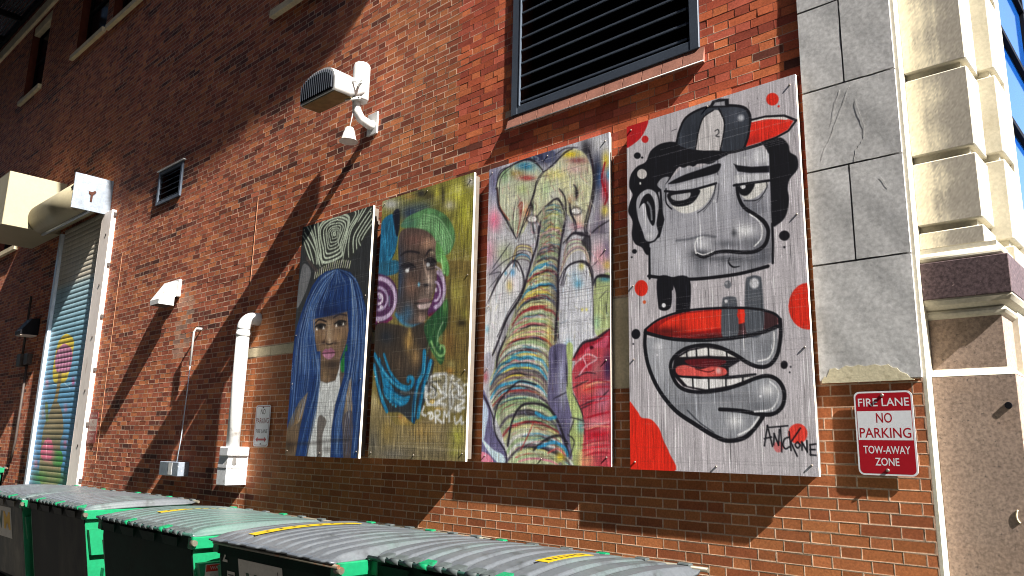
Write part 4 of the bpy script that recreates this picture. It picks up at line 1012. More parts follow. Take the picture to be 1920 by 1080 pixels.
    strands(([(530, 145), (420, 300), (340, 480), (310, 630)], [(570, 145), (650, 280), (650, 430), (655, 560)]), 70, CC+[BD, BD], (.5, 1.2))
    c.T(525, 670, 5.4)
    S([(40, 880), (300, 870), (480, 850), (700, 830)], 5, (40, 34, 32), .45, soft=3); Bb(100, 900, 60, 70, (60, 44, 34), .6)
    for i in range(9): S([(128-i*2, 60+i*30), (112+i*2, 75+i*30), (132-i*2, 85+i*30)], 1.1, (196, 200, 204), .7)
    c.soften(); c.punch(1.14, .84); c.im *= .9; c.grain(.11, seed=7, run=16); c.checks(90, (24, 24, 26), .22, 8); c.checks(40, (190, 190, 190), .18, 9)
    return board(c, 'mural_panel', 'painted board of a woman with long straight blue hair and white top', 1)

# ================================================================ board 2: woman with green turban and purple earrings
def board_turban():
    c = Canvas([(717, 376), (889, 324.8), (872.6, 865), (690.5, 858.7)], ST[2], .0050, (122, 108, 56))
    S, P, Bb, E_ = c.stroke, c.poly, c.blob, c.ell; g = np.random.default_rng(5)
    c.T(690, 320, 5.4)
    P([(100, 100), (1100, 0), (1100, 900), (100, 900)], (128, 122, 52), smooth=False)
    for x, y, rx, ry, cc, a in ((900, 230, 140, 150, (186, 182, 56), .9), (980, 420, 90, 160, (184, 182, 50), .9), (1040, 110, 60, 70, (188, 184, 180), .9), (830, 350, 70, 60, (176, 170, 146), .9), (960, 640, 110, 150, (150, 142, 44), .8), (700, 230, 40, 60, (180, 172, 56), .8),
                               (230, 340, 110, 70, (184, 184, 180), .95), (420, 260, 70, 40, (168, 132, 62), .9), (540, 230, 70, 50, (46, 42, 44), .9), (620, 260, 60, 60, (70, 62, 40), .8), (760, 250, 16, 120, (44, 40, 34), .9), (960, 900, 120, 120, (128, 112, 54), .8), (1010, 1000, 30, 40, (30, 28, 24), .7), (900, 180, 40, 60, (206, 202, 120), .6)): Bb(x, y, rx, ry, cc, a)
    for _ in range(90):
        x = g.uniform(780, 1060); y = g.uniform(90, 900); S([(x, y), (x+g.normal()*6, y+g.uniform(40, 130))], 1.2, [(206, 202, 90), (96, 92, 40), (222, 216, 170), (146, 138, 30)][g.integers(0, 4)], .5)
    D = lambda q: [(x, y+972) for x, y in q]
    P(D([(780, -60), (1100, -60), (1100, 1100), (700, 1100)]), (118, 100, 50), smooth=False)
    for x, y, rx, ry, cc, a in ((900, 260, 110, 180, (152, 142, 62), .9), (980, 480, 60, 80, (140, 132, 52), .8), (950, 570, 60, 40, (40, 34, 26), .8), (830, 780, 60, 160, (140, 96, 46), .8), (900, 820, 110, 120, (112, 90, 48), .7), (820, 400, 26, 300, (52, 46, 34), .8), (1000, 700, 40, 60, (96, 78, 40), .7)): Bb(x, y+972, rx, ry, cc, a)
    # turban
    Bb(440, 430, 170, 120, (44, 62, 92), .95); Bb(560, 380, 120, 80, (54, 74, 82), .8)
    t = P([(330, 560), (400, 470), (500, 420), (620, 380), (760, 430), (850, 540), (882, 680), (835, 820), (745, 860), (690, 770), (660, 690), (560, 600), (420, 590)], (88, 142, 86)); Bb(400, 530, 120, 80, (64, 104, 92), .8, t); Bb(790, 500, 60, 80, (60, 92, 52), .7, t); Bb(720, 800, 60, 70, (60, 110, 64), .7, t)
    for i in range(26):
        u = i/25; S([(480+90*u, 600-170*u), (640+90*u, 610-130*u), (700+160*u, 740-40*u), (745+80*u, 850-60*u)], g.uniform(.8, 1.8), [(150, 200, 138), (54, 104, 62), (120, 176, 112), (176, 214, 160)][i % 4], .55)
    # blue hair
    P([(135, 540), (180, 470), (255, 440), (310, 520), (292, 750), (245, 880), (140, 1050), (112, 1010), (122, 700)], (26, 106, 148)); P([(255, 430), (320, 400), (310, 640), (280, 640)], (26, 30, 46))
    for i in range(40):
        x = g.uniform(140, 290); y = g.uniform(470, 900); S([(x, y), (x-g.uniform(0, 40), y+g.uniform(50, 150))], 1.2, [(70, 166, 200), (16, 66, 104), (44, 136, 180)][g.integers(0, 3)], .7)
    S([(240, 870), (180, 960), (130, 1060)], 3, (60, 158, 196)); S([(270, 830), (215, 940)], 2, (14, 50, 84)); P(D([(120, -40), (300, -60), (300, 60), (120, 90)]), (34, 100, 132))
    # face
    f = P([(325, 625), (540, 590), (682, 700), (692, 900), (690, 1100), (682, 1170), (640, 1310), (612, 1430), (560, 1545), (480, 1570), (350, 1535), (280, 1450), (300, 1270), (312, 1000)], (84, 68, 62))
    Bb(310, 1050, 70, 330, (42, 62, 92), .9, f); Bb(600, 730, 90, 80, (196, 150, 118), .9, f); Bb(480, 700, 140, 80, (110, 74, 66), .7, f); Bb(620, 1130, 70, 150, (164, 142, 128), .9, f); Bb(440, 1170, 80, 90, (128, 94, 78), .8, f); Bb(560, 1300, 80, 80, (130, 112, 102), .7, f); Bb(540, 1500, 50, 60, (178, 142, 122), .9, f); Bb(400, 1440, 70, 110, (50, 86, 116), .8, f); Bb(330, 1500, 70, 60, (54, 122, 166), .8, f)
    S([(330, 860), (380, 825), (450, 818), (525, 835)], 4.5, (32, 28, 34), .9, taper=.4); Bb(410, 970, 75, 48, (34, 30, 38), .95, f, 1.6); E_(396, 1012, 19, 20, (214, 214, 216)); E_(414, 990, 6, 6, WH); S([(340, 960), (410, 935), (480, 980)], 2.4, (20, 18, 24))
    S([(585, 860), (625, 805), (682, 830)], 5, (34, 28, 32), .9, taper=.3); Bb(655, 830, 30, 26, (196, 176, 140), .8); Bb(640, 930, 62, 48, (30, 28, 34), .95, None, 1.6); E_(608, 952, 16, 22, (204, 206, 212)); S([(570, 910), (640, 885), (690, 930)], 2.6, (18, 16, 22)); S([(575, 985), (620, 1000), (680, 985)], 1.6, (40, 34, 38))
    S(D([(560, -60), (585, 40), (610, 120), (606, 170)]), 4, (188, 160, 142), .7, soft=2); S(D([(540, -30), (530, 90), (512, 170)]), 3, (48, 40, 44), .6, soft=2); Bb(590, 1158, 48, 20, (22, 20, 28), .95); E_(515, 1152, 11, 20, (90, 170, 206), .9, 2)
    S(D([(470, 375), (540, 368), (600, 362), (650, 345)]), 2.6, (30, 22, 26)); P(D([(490, 350), (560, 320), (600, 318), (640, 345), (560, 365)]), (120, 92, 88)); P(D([(495, 388), (560, 376), (636, 366), (620, 410), (560, 432), (515, 425)]), (176, 154, 152)); Bb(550, 1420, 60, 14, (60, 48, 50), .7)
    S(D([(280, 480), (340, 560), (430, 600), (540, 590)]), 7, (48, 112, 154), .8, soft=2)
    # earrings
    P(D([(60, 120), (180, 90), (270, 170), (300, 300), (270, 440), (180, 560), (60, 585)]), (84, 46, 88)); 
    for rx, ry, wd, cc in ((168, 205, 9, (190, 168, 200)), (86, 112, 6, (168, 148, 184)), (36, 50, 6, (206, 190, 214))):
        q = [(110+rx*math.cos(a), 325+ry*math.sin(a)) for a in np.linspace(-1.7, 1.7, 16)]; S(D(q), wd, cc, .95, soft=1)
    E_(135, 972+410, 16, 20, (214, 200, 222)); E_(120, 972+310, 14, 20, (190, 176, 204)); S(D([(80, 575), (160, 570), (240, 520)]), 6, (120, 32, 86)); S(D([(215, 300), (215, 400)]), 3, (110, 140, 150), .8)
    P(D([(700, 60), (760, 60), (790, 200), (780, 330), (740, 440), (620, 500), (606, 450), (650, 350), (690, 190)]), (88, 44, 92)); q = [(668+105*math.cos(a), 225+185*math.sin(a)) for a in np.linspace(-1.2, 1.45, 14)]; S(D(q), 8, (178, 158, 190), .95)
    q = [(682+48*math.cos(a), 250+95*math.sin(a)) for a in np.linspace(-1.5, 1.7, 12)]; S(D(q), 5, (190, 170, 204), .9); E_(690, 972+235, 10, 24, (206, 190, 214)); S(D([(620, 490), (700, 460), (745, 420)]), 5, (110, 24, 62)); S(D([(690, 0), (740, 40), (770, 120)]), 4, (170, 160, 176), .8)
    # neck and shoulders
    P(D([(80, 590), (300, 590), (420, 620), (600, 580), (640, 900), (600, 1300), (200, 1300), (60, 900)]), (66, 56, 48)); Bb(410, 1740, 60, 110, (166, 128, 66), .95); Bb(475, 1880, 60, 110, (150, 116, 70), .85); Bb(420, 1640, 20, 60, (190, 152, 80), .8); Bb(180, 1680, 90, 90, (36, 44, 56), .8); Bb(300, 1950, 80, 120, (86, 68, 52), .6)
    # green hair
    P(D([(720, 420), (800, 330), (808, 480), (790, 620), (710, 740), (770, 850), (770, 940), (730, 990), (650, 860), (590, 720), (570, 600), (640, 500)]), (42, 88, 52)); Bb(780, 1370, 26, 100, (96, 148, 72), .8); 
    for i in range(26):
        x = g.uniform(590, 780); y = g.uniform(480, 800); S(D([(x, y), (x+g.normal()*8, y+g.uniform(40, 120))]), 1.4, [(98, 150, 92), (26, 60, 36), (130, 176, 110)][g.integers(0, 3)], .6)
    S(D([(760, 560), (715, 660), (705, 760)]), 2.4, (140, 180, 130)); S(D([(640, 760), (690, 870), (740, 905), (775, 870), (768, 815), (740, 800), (730, 830)]), 5, (122, 172, 100)); S(D([(640, 840), (700, 930), (760, 950)]), 3, (90, 140, 76))
    P([(700, 720), (810, 920), (815, 1060), (760, 1040), (740, 940), (690, 900)], (96, 158, 82)); S([(745, 890), (760, 1000), (780, 1040)], 2.4, (160, 206, 140))
    # blue dress straps, lower part
    c.T(680, 670, 5.4)
    CY, CD, CL = (20, 122, 170), (10, 58, 100), (90, 178, 206)
    P([(60, 390), (240, 540), (330, 680), (520, 700), (640, 600), (1100, 650), (1100, 1200), (40, 1200)], (128, 112, 74), smooth=False)
    for x, y, rx, ry, cc, a in ((120, 440, 50, 90, (176, 158, 110), .9), (250, 740, 80, 120, (156, 130, 66), .8), (420, 640, 70, 60, (172, 136, 66), .9), (600, 750, 130, 110, (160, 128, 66), .8), (960, 800, 90, 140, (160, 158, 58), .95), (930, 960, 80, 80, (148, 146, 62), .8), (900, 420, 130, 200, (112, 98, 58), .7), (100, 860, 90, 160, (92, 88, 80), .8), (300, 980, 260, 90, (104, 98, 88), .9), (700, 960, 180, 70, (114, 104, 80), .7), (380, 600, 26, 22, (176, 110, 50), .8), (880, 130, 40, 50, (178, 120, 50), .8), (890, 70, 50, 50, (150, 140, 84), .8)): Bb(x, y, rx, ry, cc, a)
    P([(110, -20), (260, 100), (330, 250), (440, 330), (520, 260), (600, 60), (720, 30), (690, 200), (640, 420), (560, 600), (500, 660), (380, 560), (230, 540), (150, 350)], (50, 54, 58))
    S([(120, -30), (215, 150), (330, 270), (440, 322), (500, 275), (505, 215), (465, 205), (460, 240)], 8.5, CY); S([(215, -30), (280, 150), (380, 275), (470, 300)], 6, CY); S([(115, 80), (150, 260), (200, 430), (245, 545)], 8, CY); S([(170, 20), (200, 190), (260, 330)], 6, CY)
    P([(215, 300), (330, 360), (410, 402), (482, 388), (445, 468), (370, 494), (280, 452), (222, 385)], CY); P([(200, 180), (320, 330), (300, 400), (220, 330)], CY)
    S([(625, -60), (612, 150), (560, 260), (525, 440), (512, 640)], 9, CY); S([(690, 40), (630, 230), (585, 450), (560, 600)], 9, CY); S([(545, 240), (520, 480), (520, 660)], 5, CD); S([(660, 0), (640, 140), (600, 300), (570, 480)], 3, CD); S([(700, 60), (650, 240)], 2, CL)
    for q in ([(130, 0), (225, 160), (340, 280), (440, 330)], [(120, 100), (160, 290), (215, 450)], [(640, -40), (625, 140), (575, 270)], [(545, 300), (520, 600)], [(300, 400), (390, 470)]): S(q, 1.8, CL, .8)
    for q in ([(150, 0), (240, 150), (350, 265)], [(140, 100), (185, 290)], [(230, 290), (330, 350), (420, 395)], [(215, 340), (280, 440), (370, 485)]): S(q, 2, CD, .8)
    for x, y in ((235, 390), (258, 415), (280, 450), (305, 480), (335, 495)): E_(x, y, 11, 12, (44, 150, 190))
    # white hand-style lettering
    W_ = (206, 208, 208)
    P([(690, 180), (850, 160), (960, 200), (1040, 300), (1020, 520), (880, 560), (700, 480), (640, 380)], (166, 164, 160), a=.45)
    for q, wd in (([(690, 200), (770, 170), (845, 165)], 5), ([(690, 240), (740, 270), (790, 340)], 5), ([(690, 300), (730, 340), (740, 390), (690, 400), (705, 330)], 5), ([(640, 300), (640, 400), (655, 460)], 7), ([(845, 180), (845, 300), (830, 400)], 5), ([(910, 190), (880, 330), (885, 520)], 5), ([(885, 330), (920, 420), (900, 510)], 4), ([(900, 250), (1010, 330), (940, 400), (1030, 440), (930, 520), (1030, 510)], 4.5), ([(790, 350), (850, 390), (760, 450), (840, 480)], 5), ([(650, 480), (760, 470), (700, 450)], 5),
                  ([(620, 500), (600, 570), (640, 590)], 5), ([(690, 560), (680, 620), (710, 610), (700, 560), (660, 570)], 4.5), ([(740, 660), (735, 545), (775, 540), (780, 585), (745, 600), (800, 660)], 4.5), ([(820, 660), (825, 550), (850, 600), (875, 550), (875, 650)], 4.5), ([(930, 600), (940, 670), (980, 640), (1000, 600), (1000, 670), (1020, 660)], 4)): S(q, wd, W_, .9)
    for _ in range(26):
        x, y = g.uniform(660, 1020), g.uniform(200, 540); a_ = g.uniform(0, 6.3); L_ = g.uniform(30, 90)
        S([(x, y), (x+math.cos(a_)*L_*.5+g.normal()*18, y+math.sin(a_)*L_*.5+g.normal()*18), (x+math.cos(a_)*L_, y+math.sin(a_)*L_)], g.uniform(2, 5), [(206, 208, 208), (190, 190, 186), (110, 104, 90)][g.integers(0, 3)], .8, taper=.3)
    E_(705, 447, 22, 22, (206, 160, 60)); E_(705, 447, 8, 8, W_); Bb(770, 520, 60, 16, (196, 150, 60), .8); S([(700, 290), (740, 330), (735, 380)], 2, (40, 42, 46)); S([(895, 350), (905, 500)], 2, (70, 66, 60)); S([(690, 250), (790, 235)], 3, (60, 60, 54), .8)
    for _ in range(200):
        x = g.uniform(70, 1060); y = g.uniform(560, 1040); S([(x, y), (x+g.normal()*3, y+g.uniform(20, 90))], .9, [(52, 46, 40), (178, 160, 110), (70, 62, 50)][g.integers(0, 3)], .4)
    S([(70, 900), (560, 912), (1050, 945)], 1.2, (214, 200, 160), .7); S([(60, 890), (560, 925)], 1, (40, 36, 32), .7); S([(380, 350), (1050, 385)], 1, (214, 214, 210), .6)
    c.soften(); c.soften(); c.punch(1.1, .82); c.grain(.17, seed=11, run=22); c.checks(90, (34, 30, 26), .24, 12); c.checks(60, (206, 204, 196), .22, 13)
    return board(c, 'mural_panel', 'painted board of a woman in green turban with round purple earrings', 2)

# ================================================================ board 3: pale ringed elephant trunks in pastel lines
def board_trunks():
    c = Canvas([(917, 318), (1142.6, 248.4), (1145.6, 876), (903, 865)], ST[3], .0048, (176, 176, 182))
    S, P, Bb, E_ = c.stroke, c.poly, c.blob, c.ell; g = np.random.default_rng(9)
    PAL = [(56, 140, 184), (206, 186, 96), (150, 56, 62), (150, 176, 128), (200, 150, 152), (204, 204, 200), (178, 186, 156), (206, 198, 140), (146, 170, 130), (84, 78, 90), (196, 190, 186), (120, 100, 104)]
    INK = (44, 40, 48)
    c.T(900, 240, 4.908)
    Bb(130, 500, 90, 200, (112, 112, 140), .95); Bb(560, 270, 240, 90, (58, 60, 84), 1); Bb(130, 850, 70, 110, (206, 110, 136), .9); Bb(1080, 420, 70, 260, (46, 48, 66), .95); Bb(1090, 150, 90, 90, (196, 196, 198), .9); Bb(980, 200, 60, 120, (44, 42, 48), .9); Bb(1160, 300, 40, 90, (206, 186, 70), .9); Bb(1150, 560, 40, 160, (150, 36, 46), .85); Bb(1180, 430, 20, 60, (70, 150, 180), .8)
    Bb(1110, 850, 80, 160, (120, 110, 126), .9); Bb(1150, 760, 40, 60, (206, 190, 80), .8); Bb(1080, 980, 110, 90, (92, 86, 100), .9); Bb(1100, 460, 30, 120, (50, 100, 150), .5)
    e = P([(150, 540), (185, 430), (260, 360), (370, 312), (520, 325), (575, 400), (500, 560), (470, 770), (420, 920), (340, 1010), (240, 850), (185, 720)], (176, 180, 158))
    Bb(420, 350, 110, 50, (50, 116, 150), .95, e); Bb(330, 420, 80, 40, (150, 122, 62), .8, e); Bb(430, 460, 90, 28, (164, 50, 52), .85, e); Bb(230, 420, 60, 90, (110, 150, 110), .7, e); Bb(300, 650, 90, 140, (196, 194, 176), .7, e); Bb(430, 780, 40, 90, (196, 130, 96), .8, e); Bb(390, 560, 70, 60, (170, 184, 120), .6, e); Bb(370, 760, 16, 100, (120, 40, 40), .7, e)
    h = P([(505, 510), (580, 410), (690, 340), (760, 230), (840, 190), (940, 215), (1000, 300), (1040, 430), (1045, 620), (985, 890), (930, 900), (860, 870), (790, 780), (760, 860), (560, 880), (480, 760)], (190, 190, 162))
    Bb(830, 240, 90, 36, (210, 186, 52), .95, h); Bb(900, 300, 120, 36, (130, 60, 70), .75, h); Bb(690, 430, 120, 60, (200, 190, 110), .7, h); Bb(880, 380, 110, 50, (206, 164, 166), .7, h); Bb(620, 560, 90, 90, (176, 196, 152), .8, h); Bb(800, 520, 60, 60, (206, 200, 150), .6, h); Bb(960, 600, 70, 140, (190, 190, 150), .7, h); Bb(900, 820, 60, 60, (206, 180, 176), .8, h); Bb(830, 660, 30, 60, (150, 110, 80), .6, h); Bb(680, 620, 60, 60, (196, 194, 190), .8, h)
    P([(585, 240), (680, 210), (690, 290), (600, 320)], (84, 88, 112)); S([(478, 258), (495, 400)], 4, (140, 160, 160), .8); S([(500, 260), (540, 285), (505, 320), (560, 400)], 3, (130, 150, 160), .7)
    for x, y, rx, ry in ((885, 765, 40, 26), (482, 838, 42, 28)): E_(x, y, rx*1.5, ry*1.6, INK, .6, 2); E_(x, y, rx, ry, (224, 220, 216))
    Bb(890, 600, 24, 70, (30, 26, 30), .95); Bb(480, 720, 18, 60, (30, 26, 30), .9); Bb(900, 900, 80, 40, (200, 120, 130), .6)
    for q, wd in (([(140, 560), (190, 420), (290, 345), (420, 290), (500, 300), (580, 400)], 2.6), ([(180, 700), (190, 470), (300, 350)], 2), ([(150, 540), (180, 720), (250, 840), (330, 1010)], 3), ([(580, 400), (520, 500), (490, 620), (420, 800), (350, 1040)], 2.6), ([(330, 660), (300, 880), (330, 1020)], 2), ([(600, 720), (700, 650), (760, 720), (790, 830)], 3), ([(520, 820), (600, 720)], 3.4), ([(730, 560), (780, 640), (790, 800), (765, 1000)], 4), ([(1000, 200), (1040, 400), (1050, 620), (980, 900), (1000, 980)], 3.2), ([(860, 520), (885, 560), (890, 650)], 3), ([(820, 690), (830, 780), (880, 870), (885, 960)], 3), ([(480, 870), (500, 980), (520, 1060)], 4), ([(540, 900), (530, 1080)], 4.5), ([(1190, 850), (1080, 920), (1000, 1000)], 3.2), ([(770, 1060), (860, 980), (940, 965), (1010, 1000)], 3.4), ([(690, 250), (780, 190), (900, 180)], 2.5)): S(q, wd, INK, .85, taper=.4)
    S([(1150, 320), (1120, 480), (1170, 620), (1150, 700)], 4, (150, 30, 40), .85); S([(160, 560), (185, 730), (270, 850)], 3, (150, 80, 60), .8); S([(350, 720), (390, 700), (340, 1000)], 3, (130, 50, 44), .7)
    D1 = lambda q: [(x-25, y+1031) for x, y in q]
    # middle: pale tusks and legs
    P(D1([(60, -60), (1260, -60), (1260, 1120), (40, 1120)]), (186, 184, 188), a=.5, smooth=False)
    Bb(1110, 1190, 110, 150, (200, 150, 158), .9); Bb(90, 1150, 70, 150, (196, 140, 160), .8); Bb(230, 1160, 110, 110, (160, 170, 130), .7); Bb(1170, 1260, 40, 50, (196, 168, 80), .8); Bb(1160, 1120, 40, 100, (80, 70, 100), .6); Bb(140, 1330, 50, 170, (130, 126, 140), .7)
    P(D1([(330, 190), (400, 240), (440, 330), (400, 470), (290, 680), (190, 900), (90, 1090), (70, 1000), (80, 600), (200, 360), (260, 250)]), (200, 200, 204))
    P(D1([(738, 420), (790, 290), (860, 220), (930, 195), (1000, 240), (1055, 340), (1065, 640), (1060, 960), (960, 960), (900, 1100), (760, 1080), (745, 800)]), (196, 197, 204))
    P(D1([(1070, 480), (1090, 370), (1150, 320), (1230, 340), (1230, 830), (1100, 880), (1070, 700)]), (166, 176, 130)); Bb(1150, 1390, 70, 30, (40, 110, 150), .7)
    for x, y, rx, ry, cc, a in ((325, 300, 26, 40, (80, 150, 196), .9), (262, 305, 14, 22, (80, 150, 180), .8), (300, 420, 34, 60, (196, 178, 80), .85), (330, 400, 60, 100, (206, 190, 200), .5), (925, 400, 46, 46, (90, 160, 190), .8), (900, 330, 60, 60, (160, 190, 210), .6), (960, 240, 30, 40, (206, 196, 100), .8), (965, 640, 12, 16, (210, 196, 60), .8), (1005, 640, 12, 16, (210, 196, 60), .8), (840, 1000, 40, 80, (90, 160, 190), .7), (90, 820, 20, 40, (110, 170, 190), .7), (1100, 760, 40, 80, (150, 186, 160), .7)): Bb(x-25, y+1031, rx, ry, cc, a)
    for cx, cy, rr in ((430, 60, 110), (420, 140, 95)):
        for k in range(5): S(D1([(cx-rr+k*10, cy+rr*1.1), (cx-rr*.6, cy+k*12), (cx, cy-20+k*14), (cx+rr*.6, cy+10+k*12), (cx+rr*.7, cy+rr*1.2)]), 2.4, PAL[(k*3+int(cx)) % 9] if k % 2 else (92, 78, 82), .75)
    for k in range(7): S(D1([(760+k*6, 320-k*28), (830, 160-k*22), (920, 90-k*16), (1000, 130-k*16), (1040, 330-k*40)]), 2.6, [(206, 196, 160), (120, 104, 108), (190, 150, 140), (200, 204, 180), (130, 110, 112), (176, 190, 150), (150, 120, 120)][k], .8)
    for q, wd in (([(100, 560), (200, 350), (330, 190)], 2.4), ([(330, 190), (390, 290)], 2), ([(140, 260), (300, 30)], 2.4), ([(110, 320), (260, 190), (420, 110)], 2.2), ([(110, 440), (215, 300), (110, 320)], 1.8), ([(130, 500), (200, 330)], 1.8), ([(240, 400), (320, 270)], 1.4), ([(1070, 420), (1090, 350), (1150, 320), (1225, 335)], 3.4), ([(1060, 380), (1068, 640), (1068, 880)], 2.4), ([(740, 420), (790, 290), (860, 215)], 2.4), ([(745, 480), (740, 700), (745, 900)], 4), ([(1000, 200), (1040, 280), (1060, 400)], 3), ([(1120, 540), (1195, 460)], 1.4), ([(1185, 570), (1190, 680)], 2.2), ([(1050, 250), (1110, 190)], 1.6), ([(790, 430), (820, 320)], 2)): S(D1(q), wd, INK, .85, taper=.4)
    P(D1([(1000, -40), (1040, -20), (1050, 60), (1040, 220), (1020, 120), (960, 20)]), (50, 48, 54), a=.85)
    # the ringed trunk: a swelling tube with arched coloured stripes
    D2 = lambda q: [(x-25, y+2062) for x, y in q]
    ax = [(680, 700, 95), (660, 900, 100), (640, 1080, 105), (600, 1240, 120), (555, 1440, 160), (520, 1640, 205), (480, 1840, 240), (410, 2030, 250), (360, 2200, 262), (360, 2380, 270), (420, 2560, 285), (500, 2740, 300), (560, 2920, 310), (600, 3080, 320)]
    ax = np.array(ax, float); t_ = np.linspace(0, len(ax)-1, 400); AX = np.stack([np.interp(t_, np.arange(len(ax)), ax[:, k]) for k in range(3)], 1)
    left = [(x-r, y+r*.25) for x, y, r in ax]; right = [(x+r, y+r*.25) for x, y, r in ax]
    tube = P(left+right[::-1], (178, 184, 150))
    i = 0; kk = 0
    while i < 399:
        x0, y0, r = AX[i]; big = np.interp(y0, [700, 1700, 3000], [.8, 1.5, 2.1])
        tilt = np.interp(y0, [700, 1300, 2200, 3000], [-.1, -.18, -.08, .22]); n = 9; q = []
        for k in range(n):
            u = -1+2*k/(n-1); q.append((x0+r*u+g.normal()*4, y0-r*.72*math.sqrt(max(0, 1-u*u*.97))+r*.62+tilt*r*u+g.normal()*5))
        cc = PAL[int(g.integers(0, len(PAL)))]
        S(q, g.uniform(2.4, 4.6)*big, cc, .9, soft=1.3, taper=.35, mask=tube)
        if kk % 3 == 1:
            j0 = int(g.integers(0, 3)); S([(a+g.normal()*5, b+10) for a, b in q[j0:n-int(g.integers(0, 3))]], g.uniform(1.6, 3.4)*big*.75, INK, .92, soft=1, taper=.7, mask=tube)
        if g.random() < .5: S([(a+g.normal()*5, b+16*big) for a, b in q[1:-2]], 1.5*big, [(176, 40, 56), (40, 150, 206), (232, 206, 60), (236, 234, 230), (214, 120, 150)][g.integers(0, 5)], .9, mask=tube, taper=.4)
        i += int(g.integers(5, 9)); kk += 1
    for _ in range(230):
        m_ = int(g.integers(0, 400)); x0, y0, r = AX[m_]; u0 = g.uniform(-1, .5); u1 = u0+g.uniform(.3, .9); q = []
        for u in np.linspace(u0, min(1, u1), 6): q.append((x0+r*u+g.normal()*5, y0-r*.72*math.sqrt(max(0, 1-u*u*.97))+r*.62+g.normal()*6))
        S(q, g.uniform(.8, 1.7), [INK, INK, (226, 224, 220), (150, 50, 60), (60, 130, 170), (120, 140, 100)][g.integers(0, 6)], .75, mask=tube, taper=.5)
    for _ in range(260):
        x, y = g.uniform(80, 1180), g.uniform(200, 3000); a_ = g.normal()*.7+1.3; L_ = g.uniform(30, 110)
        S([(x, y), (x+math.cos(a_)*L_*.5+g.normal()*8, y+math.sin(a_)*L_*.5), (x+math.cos(a_)*L_, y+math.sin(a_)*L_)], g.uniform(.7, 1.5), [INK, (96, 90, 110), (230, 228, 226), (170, 120, 140), (120, 150, 170), (190, 180, 120)][g.integers(0, 6)], .5, taper=.5)
    Bb(640, 1060, 30, 360, (96, 84, 80), .35, tube); Bb(700, 1500, 60, 300, (96, 90, 110), .6, tube); Bb(640, 1900, 40, 200, (196, 170, 90), .6, tube)
    for q in ([(560, 860), (520, 1080), (470, 1240), (380, 1540), (250, 1750), (150, 2010), (90, 2140)], [(770, 900), (735, 1130), (715, 1380), (720, 1560), (700, 1800), (690, 1960)], [(150, 2200), (170, 2080), (240, 1920)]): S(q, 5.5, INK, .9, taper=.3)
    # the trunk turns away at its sides; loose charcoal contours over head, tusks and legs
    for q, r_ in (([(600, 760), (540, 1100), (430, 1400), (330, 1700), (200, 2000), (150, 2300), (190, 2600), (270, 2900)], 42), ([(765, 850), (735, 1150), (715, 1450), (700, 1750), (660, 2050), (650, 2300), (760, 2600), (850, 2900)], 46)):
        for x, y in spline(q, False, 4): Bb(x, y, r_, 70, (66, 58, 70), .22)
    T_ = lambda q: [(x+g.normal()*9, y+g.normal()*9) for x, y in q]
    for q, wd in (([(140, 560), (190, 420), (290, 345), (420, 290), (500, 300), (580, 400)], 3.4), ([(150, 540), (180, 720), (250, 840), (330, 1010)], 4), ([(580, 400), (520, 500), (490, 620), (420, 800), (350, 1040)], 3.6), ([(600, 720), (700, 650), (760, 720), (790, 830)], 4.2), ([(1000, 200), (1040, 400), (1050, 620), (980, 900), (1000, 980)], 4.5), ([(820, 690), (830, 780), (880, 870), (885, 960)], 4), ([(770, 1060), (860, 980), (940, 965), (1010, 1000)], 5), ([(585, 400), (690, 330), (770, 225), (850, 190)], 3.6), ([(740, 1450), (790, 1310), (860, 1240), (940, 1220), (1010, 1290), (1040, 1440)], 4), ([(715, 1500), (712, 1750), (720, 1960)], 4.5), ([(60, 1640), (180, 1390), (305, 1220), (390, 1300), (400, 1480), (270, 1710), (160, 1930)], 3.2), ([(1045, 1450), (1070, 1380), (1130, 1350), (1200, 1370)], 4)):
        for _ in range(2): S(T_(q), wd*g.uniform(.5, 1), INK, .8, taper=.5)
    for _ in range(150):
        x, y = g.uniform(170, 1020), g.uniform(280, 950); a_ = g.normal()*.35+1.45; L_ = g.uniform(40, 130)
        S([(x, y), (x+math.cos(a_)*L_*.5+g.normal()*10, y+math.sin(a_)*L_*.5), (x+math.cos(a_)*L_, y+math.sin(a_)*L_)], g.uniform(.8, 2.2), [(216, 214, 206), (90, 84, 92), (206, 200, 150), (150, 170, 140), (190, 140, 140), (226, 222, 214), (120, 96, 86)][g.integers(0, 7)], .55, taper=.5)
    # right: red figure, purple folds
    P(D2([(670, -40), (840, -40), (820, 350), (865, 560), (850, 740), (895, 860), (850, 990), (760, 760), (700, 560), (645, 430), (662, 200)]), (104, 100, 128)); Bb(745, 2250, 40, 200, (176, 178, 200), .7); Bb(760, 2450, 36, 130, (196, 200, 214), .7); Bb(700, 2130, 26, 120, (60, 56, 80), .7)
    P(D2([(820, -60), (880, -60), (870, 200), (880, 370), (940, 480), (985, 650), (960, 1060), (900, 1060), (850, 760), (880, 640), (850, 500), (820, 350), (835, 180)]), (164, 178, 122)); Bb(930, 2750, 40, 90, (80, 160, 190), .7); Bb(900, 2850, 60, 90, (180, 190, 120), .5)
    P(D1([(870, 1110), (900, 1040), (980, 950), (1100, 890), (1215, 815), (1260, 810), (1260, 1120)]), (150, 44, 60), smooth=False); P(D1([(1000, 1000), (1100, 950), (1200, 880), (1200, 960), (1120, 1040), (1000, 1060)]), (190, 90, 110)); E_(1052-25, 1031+990, 18, 18, (70, 24, 36)); E_(1140-25, 1031+1035, 26, 24, (70, 24, 36))
    P(D2([(870, 190), (920, 40), (1090, -40), (1260, -40), (1260, 1120), (960, 1100), (985, 640), (930, 470), (880, 350)]), (178, 78, 88), smooth=False)
